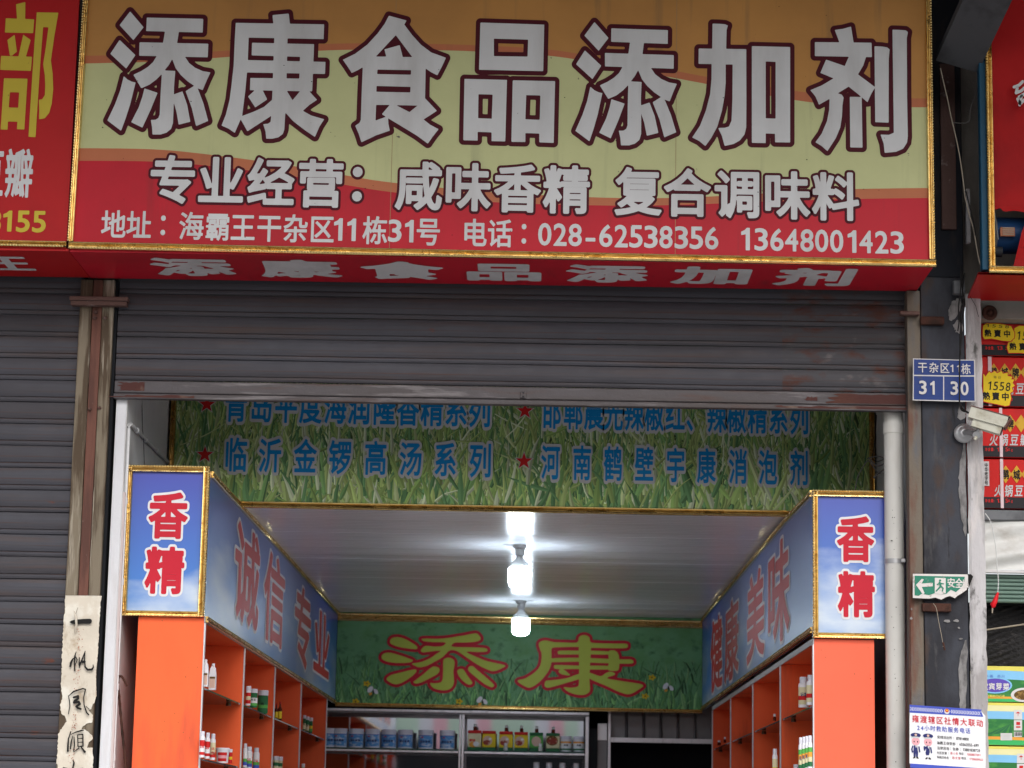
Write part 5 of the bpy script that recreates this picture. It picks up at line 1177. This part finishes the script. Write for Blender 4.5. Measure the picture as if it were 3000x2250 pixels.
ib = thing('rusty_bracket', 'short rusty iron bracket with a hanging wire under the exit sign', 'bracket', P(2745, 1795, 10.37))
q0, q1 = P(2703, 1766, 10.38), P(2788, 1792, 10.38); m = MB(); m.box(q0[0], q1[0], -.115, -.082, q1[2], q0[2], 'rust_iron', .004); m.build('plate', ib)
m = MB(); m.tube([P(x, y, 10.35) for x, y in spline([(2734, 1768), (2743, 1782), (2750, 1820), (2758, 1860), (2764, 1895)], 5)], [.0014] * 20 + [.003], 'cable_beige', 6); m.tube([P(2763, 1882, 10.35), P(2768, 1905, 10.35)], .004, 'rust_iron'); m.build('wire', ib)
ub = thing('upper_iron_bracket', 'rusty iron bracket at the top right end of the roller shutter', 'bracket', P(2700, 915, 10.36))
q0, q1 = P(2638, 908, 10.36), P(2697, 920, 10.36); m = MB(); m.box(q0[0], q1[0], -.125, -.085, q1[2], q0[2], 'iron_brown', .004); m.build('arm', ub)
q0, q1 = P(2698, 925, 10.38), P(2768, 950, 10.38); m = MB(); m.box(q0[0], q1[0], -.115, -.082, q1[2], q0[2], 'rust_iron', .006); m.build('stub', ub)

# poster
ps = thing('notice_poster', 'white and blue notice poster with two small uniformed cartoon figures low on the column', 'poster', P(2770, 2245, 10.36))
TL = math.atan(14.3 / 212)
def rot(x, y):                       # poster grid: x 0..215, y 0..180 (pixels of the photograph), tilted
    return (2664.6 + x - .010 * y * -1 * 0 + y * .011, 2064.7 + x * .0675 + y)
FPo = Plane(lambda x, y: P(x, y, 10.385), (math.cos(TL), 0, -math.sin(TL)), (0, 0, 1), (0, -1, 0)); FPo.u = np.array((math.cos(.066), 0, -math.sin(.066)))
def pq(pts): return [rot(x, y) for x, y in pts]
def pfill(mb, pts, mm, off, hol=()): put_trace(mb, FPo, trace_field([pq(pts)], [pq(h_) for h_ in hol], step=.9, pad=4), mm, 0, off)
m = MB(); pfill(m, [(0, 0), (212, 0), (209, 4), (222, 18), (221, 172), (-2, 172)], 'print_white', .001); m.build('sheet', ps)
m = MB(); pfill(m, [(0, 0), (212, 0), (209, 4), (216, 21), (0, 23)], 'print_indigo', .002); pfill(m, [(0, 172), (221, 172), (221, 184), (0, 184)], 'print_indigo', .002)
m.build('blue_bands', ps)
m = MB(); stx = []
for i in range(20): x = 2 + i * 4.8; stx.append([(x, 7, .75), (x + 3.2, 11.8, .75), (x, 16.5, .75)])
for i in range(19): x = 124 + i * 4.6; stx.append([(x, 7, .75), (x - 3.2, 11.8, .75), (x, 16.5, .75)])
put_trace(m, FPo, trace_field([], [], [[(*rot(x, y), r) for x, y, r in s_] for s_ in stx], step=.6, pad=3), 'print_white', 0, .003)
m.build('chevrons', ps)
m = MB()
def pdot(x, y, rx, ry, mm, off): m.poly([FPo.un(*rot(x + rx * math.cos(t), y + ry * math.sin(t))) + FPo.n * off for t in np.linspace(0, 6.28, 15)[:-1]][::-1], mm)
pdot(109, 12, 8, 8, 'enamel_white', .003); pdot(109, 9.5, 5.5, 5.5, 'label_red', .004); pdot(109, 9, 2.5, 2.5, 'label_yellow', .005); m.build('emblem', ps)
def ptext(s_, x0, x1, y, W, H, mm, grow=.012, res=30, dw=None):
    it = []
    for ch, x in zip(s_, np.linspace(x0, x1, len(s_))):
        X_, Y_ = rot(x, y)
        it.append((ch, X_, Y_, (dw or W * .6), H * .8) if ch in DIG else (ch, X_, Y_, W, H))
    put_text(m, FPo, it, mm, grow, .003, res)
m = MB(); ptext('雍渡辖区社情大联动', 17, 205, 40, 21, 23, 'print_red', .012, 34); ptext('24', 25, 36, 66, 12, 15, 'print_indigo'); ptext('小时救助服务电话', 50, 170, 65, 15.5, 17, 'print_indigo', .008, 30); m.build('headline', ps)
m = MB()
ptext('安靖派出所：', 84, 128, 89, 9, 10, 'print_black', .005, 22); ptext('87814800', 138, 170, 89.5, 9, 10, 'print_black', .01, 22, 4.2)
ptext('海霸王保安部：', 83, 138, 106, 9, 10, 'print_black', .005, 22); ptext('65563555-699', 147, 199, 106, 9, 10, 'print_black', .01, 22, 4.0)
ptext('法律咨询：', 83, 119, 121, 9, 10, 'print_black', .005, 22); ptext('张静：', 129, 147, 121, 9, 10, 'print_black', .005, 22); ptext('13881838728', 156, 203, 121, 9, 10, 'print_black', .01, 22, 4.0)
ptext('社区民警：', 82, 112, 135, 7.5, 8.5, 'print_black', .003, 20); ptext('袁小东', 121, 137, 134, 7.5, 8.5, 'print_red', .003, 20); ptext('电话：', 146, 160, 133, 7.5, 8.5, 'print_black', .003, 20); ptext('13558877091', 168, 205, 134, 7.5, 8, 'print_red', .01, 20, 3.0)
ptext('网格员姓名：', 82, 117, 148, 7.5, 8.5, 'print_black', .003, 20); ptext('陈文慧', 127, 144, 147, 7.5, 8.5, 'print_red', .003, 20); ptext('电话：', 153, 167, 146, 7.5, 8.5, 'print_black', .003, 20); ptext('17308009523', 175, 212, 147, 7.5, 8, 'print_red', .01, 20, 3.0)
m.build('small_print', ps)
m = MB()
for ox in (17, 53):
    pdot(ox, 106, 12, 12, 'print_pink', .003); pdot(ox, 88, 15, 7, 'print_navy', .0036); pdot(ox, 94.5, 12, 2.4, 'print_grey', .0040); pdot(ox, 87, 3.6, 3.6, 'label_pink', .0044)
    pdot(ox - 5, 107, 1.5, 2.6, 'print_black', .0040); pdot(ox + 5, 107, 1.5, 2.6, 'print_black', .0040)
    w_ = 9 if ox < 30 else 7.5
    stt = [[(ox - 1, 121, 5), (ox - 1, 135, w_ * .75)], [(ox - w_, 121, 2), (ox - w_ - 3, 130, 2), (ox - w_ - (1 if ox < 30 else 4), (138 if ox < 30 else 120), 2)], [(ox + w_, 122, 2), (ox + w_ + 2, 136, 2)]]
    stt += [[(ox - 4, 137, 3.5), (ox - 4, 152, 2.6)], [(ox + 3, 137, 3.5), (ox + 3, 152, 2.6)]] if ox < 30 else [[(ox - 2, 137, 6), (ox - 2, 141, 5)]]
    put_trace(m, FPo, trace_field([], [], [[(*rot(x, y), r) for x, y, r in s_] for s_ in stt], step=.7, pad=3), 'print_navy', 0, .0032)
    put_trace(m, FPo, trace_field([], [], [[(*rot(ox - 4, 153), 2.3), (*rot(ox - 7, 155), 1.8)], [(*rot(ox + 3, 153), 2.3), (*rot(ox + 6, 155), 1.8)]], step=.7, pad=3), 'print_black', 0, .0035)
    m.poly([FPo.un(*rot(ox - 2, 118)) + FPo.n * .0048, FPo.un(*rot(ox + 3, 118)) + FPo.n * .0048, FPo.un(*rot(ox + .5, 126)) + FPo.n * .0048], 'print_white')
m.build('cartoon_figures', ps)

# security camera
cc = thing('security_camera', 'dirty white security camera pointing right on a round wall mount', 'camera', P(2823, 1272, 10.4))
bq = P(2823, 1270, 10.40)
def ydisc(mb, c, prof, mm, seg=24):
    ang = [2 * math.pi * i / seg for i in range(seg)]
    rows = [[(c[0] + r * math.cos(t), c[1] - y, c[2] + r * math.sin(t)) for t in ang] for r, y in prof]; mb.grid(rows, mm, True, True); mb.poly(rows[-1], mm)
m = MB(); ydisc(m, bq, [(.042, 0), (.042, .008), (.030, .014), (.026, .014), (.022, .024), (.012, .026), (.001, .026)], 'cctv_grey'); m.build('wall_mount', cc)
j = P(2860, 1272, 10.29)
m = MB(); m.tube([bq + np.array([0, -.02, 0]), bq + np.array([.01, -.05, -.002]), j], .012, 'cctv_grey', 12); m.build('arm', cc)
m = MB(); m.tube([j + np.array([0, -.012, -.006]), j + np.array([0, .012, .006])], .017, 'cctv_grey', 12); m.tube([j, P(2868, 1256, 10.27)], .008, 'cctv_grey'); m.tube([j + np.array([0, -.01, -.012]), P(2855, 1288, 10.28)], .007, 'cctv_white'); m.build('joint', cc)
a0, a1 = P(2838, 1222, 10.28), P(2944, 1252, 10.25)
u_ = np.array([0.0, 0, 1]); d_ = (a1 - a0) / np.linalg.norm(a1 - a0); s_ = np.cross(d_, u_); s_ /= np.linalg.norm(s_); uu = np.cross(s_, d_)
obox(MB(), a0 - uu * .018 + d_ * .022, a1 - uu * .020 - d_ * .010, (0, 0, 1), .056, .036, 'cctv_white').build('housing', cc)
obox(MB(), a0 + uu * .018, a1 + uu * .018 + d_ * .004, (0, 0, 1), .078, .046, 'cctv_white').build('sun_hood', cc)
obox(MB(), a0 + uu * .0435 - d_ * .003, a1 + uu * .0435 + d_ * .012, (0, 0, 1), .082, .005, 'iron_brown').build('hood_dirt', cc)
obox(MB(), a1 + uu * .018 + d_ * .0045, a1 + uu * .016 + d_ * .011, (0, 0, 1), .080, .050, 'iron_brown').build('hood_rim', cc)
obox(MB(), a1 - uu * .020 - d_ * .0095, a1 - uu * .020 - d_ * .006, (0, 0, 1), .048, .028, 'cable_black').build('front_glass', cc)
m = MB(); m.tube([P(x, y, dd) for x, y, dd in ((2812, 1180, 10.33), (2818, 1195, 10.32), (2828, 1204, 10.30), (2838, 1210, 10.30))], .0045, 'cable_black'); m.build('lead', cc)

# cables on the column
ct = thing('cable_bundle', 'black cables hanging down the column from between the signboards', 'cable', P(2815, 1000, 10.3))
m = MB()
for k, pts in enumerate(([(2822, 790), (2818, 830), (2822, 870), (2814, 920), (2817, 980), (2813, 1030), (2811, 1080), (2812, 1130), (2811, 1175), (2816, 1200), (2828, 1206)], [(2826, 800), (2820, 860), (2825, 900), (2816, 950), (2812, 1000), (2815, 1040)], [(2815, 780), (2814, 850), (2808, 900), (2810, 940), (2806, 970)], [(2830, 850), (2822, 872), (2815, 880), (2824, 910), (2818, 940)])):
    m.tube([P(x, y, 10.32 - .01 * k) for x, y in spline(pts, 5)], (.0032, .003, .003, .002)[k], 'cable_black', 7)
m.tube([P(x, y, 10.37) for x, y in ((2842, 868), (2858, 895), (2867, 928))], .0012, 'cable_black', 5)
m.build('wires', ct)
cw_ = thing('pale_cable', 'thin pale cable drooping between the two signboards', 'cable', P(2800, 500, 10.2))
m = MB(); m.tube([P(x, y, 10.05) for x, y in spline([(2755, 200), (2764, 240), (2778, 300), (2787, 345), (2800, 400), (2812, 460), (2822, 530), (2828, 580), (2840, 630), (2852, 670), (2858, 705), (2866, 750), (2872, 775)], 5)], .0026, 'cable_beige', 7)
m.tube([P(x, y, 10.1) for x, y in spline([(2792, 359), (2830, 360), (2842, 345), (2842, 320), (2856, 280), (2864, 240), (2870, 190)], 5)], .0018, 'cable_grey', 6)
m.tube([P(x, y, 10.04) for x, y in spline([(2830, 560), (2842, 610), (2853, 660), (2858, 690)], 5)], .003, 'cable_black', 6)
m.build('wire', cw_)
wd = thing('hanging_plug', 'white cord ending in a red plug hanging before the right stall', 'plug', P(2910, 1780, 10.2))
m = MB(); m.tube([P(x, y, 10.25) for x, y in spline([(2886, 1504), (2903, 1530), (2912, 1570), (2918, 1610), (2921, 1660), (2925, 1700), (2923, 1738)], 5)], .0022, 'cable_white', 7); m.build('cord', wd)
m = MB(); m.tube([P(2924, 1736, 10.25), P(2915, 1762, 10.25), P(2909, 1772, 10.25), P(2911, 1780, 10.25)], [.005, .011, .013, .008], 'plug_red', 10); m.tube([P(2908, 1778, 10.25), P(2907, 1796, 10.25)], .003, 'cable_beige'); m.build('plug', wd)

# ================================================================== RIGHT STALL
d0 = 10.62; FC = front(d0)
xL = 1.93; xR = 2.75
rb = thing('stall_lintel', 'dirty concrete lintel with rusty pulley above the stacked red cartons', 'beam', (2.3, .1, 3.7))
z_a = P(2940, 948, d0)[2]; B(1.906, 3.2, .02, .30, z_a, 3.93, 'concrete_wall', .004).build('lintel', rb)
c = P(2898, 918, 10.5); m = MB(); ydisc(m, c, [(.030, 0), (.034, .012), (.030, .02), (.018, .02), (.016, .012), (.010, .012), (.009, .028), (.001, .028)], 'rust_iron', 20); m.build('pulley', rb)
rows_ = [(948, 1043), (1046, 1191), (1196, 1340), (1345, 1490)]
G5 = 'red sauce cartons stacked in the right stall'
labs = ['topmost red carton covered by yellow price stickers', 'red carton with a yellow starburst price sticker, second from the top', 'red carton behind the security camera, third from the top', 'bottom red carton with white side label, resting on the plank']
for i, (ya, yb) in enumerate(rows_):
    za, zb_ = P(2940, ya, d0)[2], P(2940, yb, d0)[2]; t = thing('sauce_carton', labs[i], 'carton', ((xL + xR) / 2, .32, zb_), G5)
    x0 = 1.912; hh = za - zb_
    B(x0, xR, .12, .50, zb_ + .001, za - .001, 'carton_red', .003).build('box', t)
    m = MB(); m.box(x0 - .0005, xR + .001, .118, .1195, zb_ + .002, zb_ + .050, 'carton_black'); m.build('black_band', t)
    if i:
        m = MB(); cy = ya + 45; sp = 32; x_off = [0, -6, -6, -5][i] + (2917 if i == 1 else (2899 if i == 2 else 2951))
        if i == 2: x_off = 2930 - 3
        if i == 3: x_off = 2946
        for k in range(-1, 6):
            cx_ = x_off + k * sp
            if k == -1 and i != 2: continue
            q = [FC.un(cx_, cy - 26), FC.un(cx_ + 18, cy), FC.un(cx_, cy + 26), FC.un(cx_ - 18, cy)]
            m.poly([v + np.array([0, -.003 - .0004 * (k % 2), 0]) for v in q][::-1], 'carton_gold')
        ch3 = '鹃城牌'
        put_text(m, front(d0), [(ch3[k], x_off + (k + (-1 if i == 2 else 0)) * sp, cy + k, 21, 30) for k in range(3)], 'print_black', .022, .006, 30)
        m.build('brand_diamonds', t)
        m = MB(); xt = {1: 2928, 2: 2911, 3: 2925}[i]
        put_text(m, front(d0), [(ch_, xt + k * 30, ya + 93, 25, 36) for k, ch_ in enumerate('火锅豆瓣')], 'letter_white', .022, .004, 34, tilt=.12)
        m.build('lettering', t)
    m = MB(); put_text(m, front(d0), [(c_, 2889 + k * 8.6, yb - 23, 8, 11) for k, c_ in enumerate('净含量:13.5Kg')], 'label_red', .02, .0040, 22); m.build('weight_print', t)
    if i: B(P(2928, 1300, d0)[0] - (.0 if i != 1 else .045), P(2937, 1300, d0)[0] - (.0 if i != 1 else .043), .1135, .1165, zb_ + .001, za, 'tape').build('packing_tape', t)
    if i == 3:
        m = MB(); a_, b_ = P(2880, 1352, d0), P(2898, 1424, d0); m.box(a_[0], b_[0], .1145, .1170, b_[2], a_[2], 'enamel_white')
        put_text(m, front(d0), [(ch_, 2889, 1363 + k * 13, 11, 13) for k, ch_ in enumerate('中华老字号')], 'print_black', .01, .0075, 20); m.build('side_label', t)
# price stickers
G6 = 'yellow price stickers on the red cartons'
def sticker(poly, label, texts, off):
    t = thing('price_sticker', label, 'sticker', FC.un(*poly[0]), G6)
    f = trace_field([poly], [], step=1.0, pad=8); F_ = front(d0 - off)
    m = MB(); put_trace(m, F_, f, 'label_red', 2.2, .001); m.build('red_rim', t)
    m = MB(); put_trace(m, F_, f, 'price_yellow', 0, .002); m.build('card', t)
    m = MB()
    for s_, x, y, st_, W, H, mm in texts:
        put_text(m, F_, [(c_, x + k * st_, y + k * 1.2, W, H) for k, c_ in enumerate(s_)], mm, .03 if mm == 'print_black' and not s_[0].isdigit() else .004, .0035, 30, tilt=.12 if s_[0].isdigit() else 0)
    m.build('lettering', t)
sb = []
for k in range(30):
    a = k / 30 * 2 * math.pi; r = 1.0 if k % 2 == 0 else .84
    sb.append((2921 + 49 * r * math.cos(a), 1136 + 44 * r * math.sin(a)))
sb = [(max(x, 2880), y) for x, y in sb] ; sb = [p_ for k, p_ in enumerate(sb) if not (p_[1] > 1160)] 
sb = [(2881, 1095), (2887, 1104), (2898, 1088), (2903, 1094), (2914, 1087), (2921, 1094), (2934, 1087), (2938, 1095), (2952, 1092), (2952, 1102), (2966, 1104), (2962, 1112), (2972, 1112), (2966, 1122), (2973, 1130), (2964, 1136), (2968, 1146), (2959, 1152), (2962, 1166), (2957, 1187), (2946, 1190), (2920, 1184), (2898, 1180), (2881, 1176)]
sticker(sb, 'yellow starburst price sticker under the gold diamonds', [('1558', 2899, 1130, 18, 13, 25, 'print_black'), ('熱賣中', 2889, 1160, 28, 23, 24, 'print_black'), ('特价', 2915, 1105, 13, 9, 9, 'food_brown')], .016)
sticker([(2880, 955), (2890, 948), (2930, 949), (2962, 956), (2972, 975), (2971, 990), (2960, 1000), (2935, 998), (2905, 992), (2884, 994), (2879, 985)], 'yellow price sticker nearest the whitewashed pier at the top', [('熱賣中', 2894, 976, 28, 21, 22, 'print_black'), ('1558', 2893, 954, 19, 11, 9, 'food_brown')], .016)
sticker([(2972, 962), (2985, 955), (3040, 955), (3040, 1040), (2990, 1034), (2955, 1034), (2950, 1018), (2954, 1004), (2966, 1000)], 'yellow price sticker cut off by the right edge', [('15', 2984, 983, 18, 12, 25, 'print_black'), ('熱賣', 2967, 1015, 28, 21, 22, 'print_black')], .012)
# plank, plastic sheet, slats, dark shelf
z_p0, z_p1 = P(2940, 1496, d0)[2], P(2940, 1526, d0)[2]
pk = thing('stall_plank', 'dark grey plank under the stacked red cartons', 'shelf', (2.4, .3, z_p1)); B(1.912, 3.2, .09, .6, z_p1, z_p0 - .001, 'steel_grey', .003).build('plank', pk)
pt = thing('plastic_sheet', 'crumpled white plastic sheet stretched below the plank', 'sheet', (2.4, .12, P(2940, 1680, d0)[2]))
za, zb_ = P(2940, 1527, d0)[2], P(2940, 1674, d0)[2]; m = MB(); nx_, nz_ = 46, 26
rows = []
for i in range(nz_):
    t = i / (nz_ - 1); z = za + (zb_ - za) * t
    rows.append([(1.912 + x * .024, .12 - .022 * abs(math.sin(5.5 * t + .9 * math.sin(x * .10) + x * .05)) ** 3 - .016 * math.sin(t * 11 + x * .16) * t - .03 * t, z + .006 * math.sin(x * .3)) for x in range(nx_)])
m.grid(rows, 'plastic_sheet'); m.build('sheet', pt)
gs = thing('green_slat_blind', 'pale green slatted blind above the dark shelf of the right stall', 'blind', (2.4, .16, P(2940, 1765, d0)[2]))
zz0, zz1 = P(2940, 1674, d0)[2], P(2940, 1764, d0)[2]; B(1.912, 3.1, .10, .13, zz0 - .008, zz0 + .004, 'enamel_white', .002).build('head_rail', gs)
ns = 7; hp = (zz0 - .009 - zz1) / ns
for k in range(ns):
    z = zz1 + k * hp; m = MB(); m.grid([[(1.912, .15 + y_, z + q), (3.1, .15 + y_, z + q)] for q, y_ in ((0, .006), (hp * .15, -.004), (hp * .5, -.010), (hp * .85, -.004), (hp, .006))], 'green_slat', True); m.build('slat', gs)
B(1.912, 3.2, .60, .64, 0, zz1, 'black_tarp').build('stall_back', kind='structure')
B(1.912, 3.2, .25, .64, zz1, zz1 + .02, 'dark_void').build('stall_top', kind='structure')
m = MB()
rows = [[(1.912 + x * .02, .30 + .012 * math.sin(x * 1.9 + z_ * 2.1), P(2940, 1765 + z_ * 6, d0)[2]) for x in range(60)] for z_ in range(34)]
m.grid(rows, 'black_tarp'); tag(m.build('black_netting', None), 'black textured netting hanging behind the yellow cartons', 'net')
st = thing('wooden_stick', 'thin pale stick lying across the dark netting', 'stick', P(2940, 1836, 10.7)); m = MB(); m.tube([P(2884, 1846, 10.75), P(3020, 1826, 10.75)], .004, 'cable_beige'); m.build('rod', st)
G7 = 'yellow and green cartons of pickled vegetable'
labs = ['top yellow green carton with purple oval logo and bowl picture', 'middle yellow green carton with crop field picture and barcode', 'bottom yellow green carton cut off by the lower edge']
for i, (ya, yb) in enumerate(((1951, 2057), (2058, 2184), (2186, 2310))):
    za, zb_ = P(2940, ya, d0)[2], P(2940, yb, d0)[2]; H_ = za - zb_; t = thing('vegetable_carton', labs[i], 'carton', (2.35, .32, zb_), G7)
    B(1.925, xR, .12, .45, zb_ + .001, za - .001, 'carton_yellow', .004).build('box', t)
    bands = [('carton_lime', 0, .10), ('carton_orange', .10, .17), ('carton_green', .17, .58), ('carton_sky', .58, .76), ('carton_cream', .76, .93)] if i else [('carton_lime', 0, .06), ('carton_orange', .06, .12), ('carton_green', .12, .60), ('carton_sky', .60, .84)]
    m = MB(); N_ = 24
    for mm, lo, hi in bands:
        for k in range(N_):
            x0, x1 = 1.928 + k * .03, 1.928 + (k + 1) * .03
            wv = lambda x, q: zb_ + H_ * min(.98, max(.01, q + (.035 * math.sin((x - 1.9) * 7 + 1) if 0 < q < .9 else 0) - (.12 * max(0, (x - 2.0)) if i == 0 and q > .5 else 0)))
            m.poly([(x0, .1185, wv(x0, lo)), (x1, .1185, wv(x1, lo)), (x1, .1185, wv(x1, hi)), (x0, .1185, wv(x0, hi))], mm)
    m.build('printed_bands', t)
    m = MB()
    if i == 0:
        el = lambda cx2, cy2, rx2, ry2, mm, of: m.poly([FC.un(cx2 + rx2 * math.cos(a), cy2 - ry2 * math.sin(a)) + np.array([0, -of, 0]) for a in np.linspace(0, 6.28, 25)[:-1]], mm)
        el(2915, 2008, 50, 24, 'carton_sky', .003); el(2915, 2008, 45, 20, 'carton_purple', .004); el(3000, 2036, 39, 21, 'enamel_white', .003); el(3002, 2036, 32, 15, 'food_brown', .004)
        put_text(m, FC, [('宾', 2905, 2011, 19, 21), ('芽', 2926, 2011, 19, 21), ('菜', 2947, 2012, 19, 21), ('宜', 2885, 2011, 19, 21)], 'enamel_white', .03, .006, 30)
        put_text(m, FC, [(c_, 2896 + k * 4.9, 2039.5, 4.5, 6.5) for k, c_ in enumerate('YIBINYACAI')], 'carton_yellow', .02, .006, 22, ink=True)
        put_text(m, FC, [('四', 2926, 1981, 9, 9), ('川', 2938, 1981, 9, 9), ('中', 2890, 1981, 9, 9), ('国', 2904, 1981, 9, 9)], 'print_indigo', .0, .006, 22)
        m.build('logo', t)
    else:
        y_ = ya + 30
        def rect(x0, y0, x1, y1, mm, of): m.poly([FC.un(x0, y1) + np.array([0, -of, 0]), FC.un(x1, y1) + np.array([0, -of, 0]), FC.un(x1, y0) + np.array([0, -of, 0]), FC.un(x0, y0) + np.array([0, -of, 0])], mm)
        sx = 0 if i == 1 else 9
        rect(2970 + sx, ya + 22, 2994 + sx, ya + 50, 'enamel_white', .003); rect(2970 + sx, ya + 52, 2994 + sx, ya + 82, 'enamel_white', .003); rect(2970 + sx, ya + 86, 2994 + sx, ya + 101, 'enamel_white', .003); rect(2931 + sx, ya + 90, 2965 + sx, ya + 111, 'enamel_white', .003)
        for k in range(9): rect(2972 + sx + k * 2.4, ya + 87, 2973 + sx + k * 2.4 + (k % 3) * .4, ya + 98, 'print_black', .004)
        for k in range(5): rect(2934 + sx, ya + 93 + k * 3.4, 2961 + sx, ya + 94 + k * 3.4, 'print_grey', .004)
        rect(2977 + sx, ya + 57, 2988 + sx, ya + 66, 'label_red', .004); rect(2976 + sx, ya + 70, 2989 + sx, ya + 74, 'label_red', .004); m.poly([FC.un(2975 + sx, ya + 32) + np.array([0, -.004, 0]), FC.un(2989 + sx, ya + 32) + np.array([0, -.004, 0]), FC.un(2982 + sx, ya + 27) + np.array([0, -.004, 0])], 'label_red'); rect(2981.5 + sx, ya + 32, 2982.7 + sx, ya + 40, 'label_red', .004)
        for k, (xa_, xb_) in enumerate(((2892, 2905), (2910, 2926), (2930, 2944), (2954, 2966))): m.poly([FC.un(2961, ya + 62) + np.array([0, -.0025, 0]), FC.un(xa_, ya + 92) + np.array([0, -.0025, 0]), FC.un(xb_, ya + 92) + np.array([0, -.0025, 0])], 'label_green')
        m.build('picture_and_labels', t)
# floor-level shelf under the lowest carton
B(1.912, 3.2, .11, .55, 0, P(2940, 2311, d0)[2] - .002, 'dark_steel').build('stall_base', kind='structure')

bpy.data.objects.remove(_fo, do_unlink=True)
for me in list(bpy.data.meshes):
    if me.users == 0: bpy.data.meshes.remove(me)
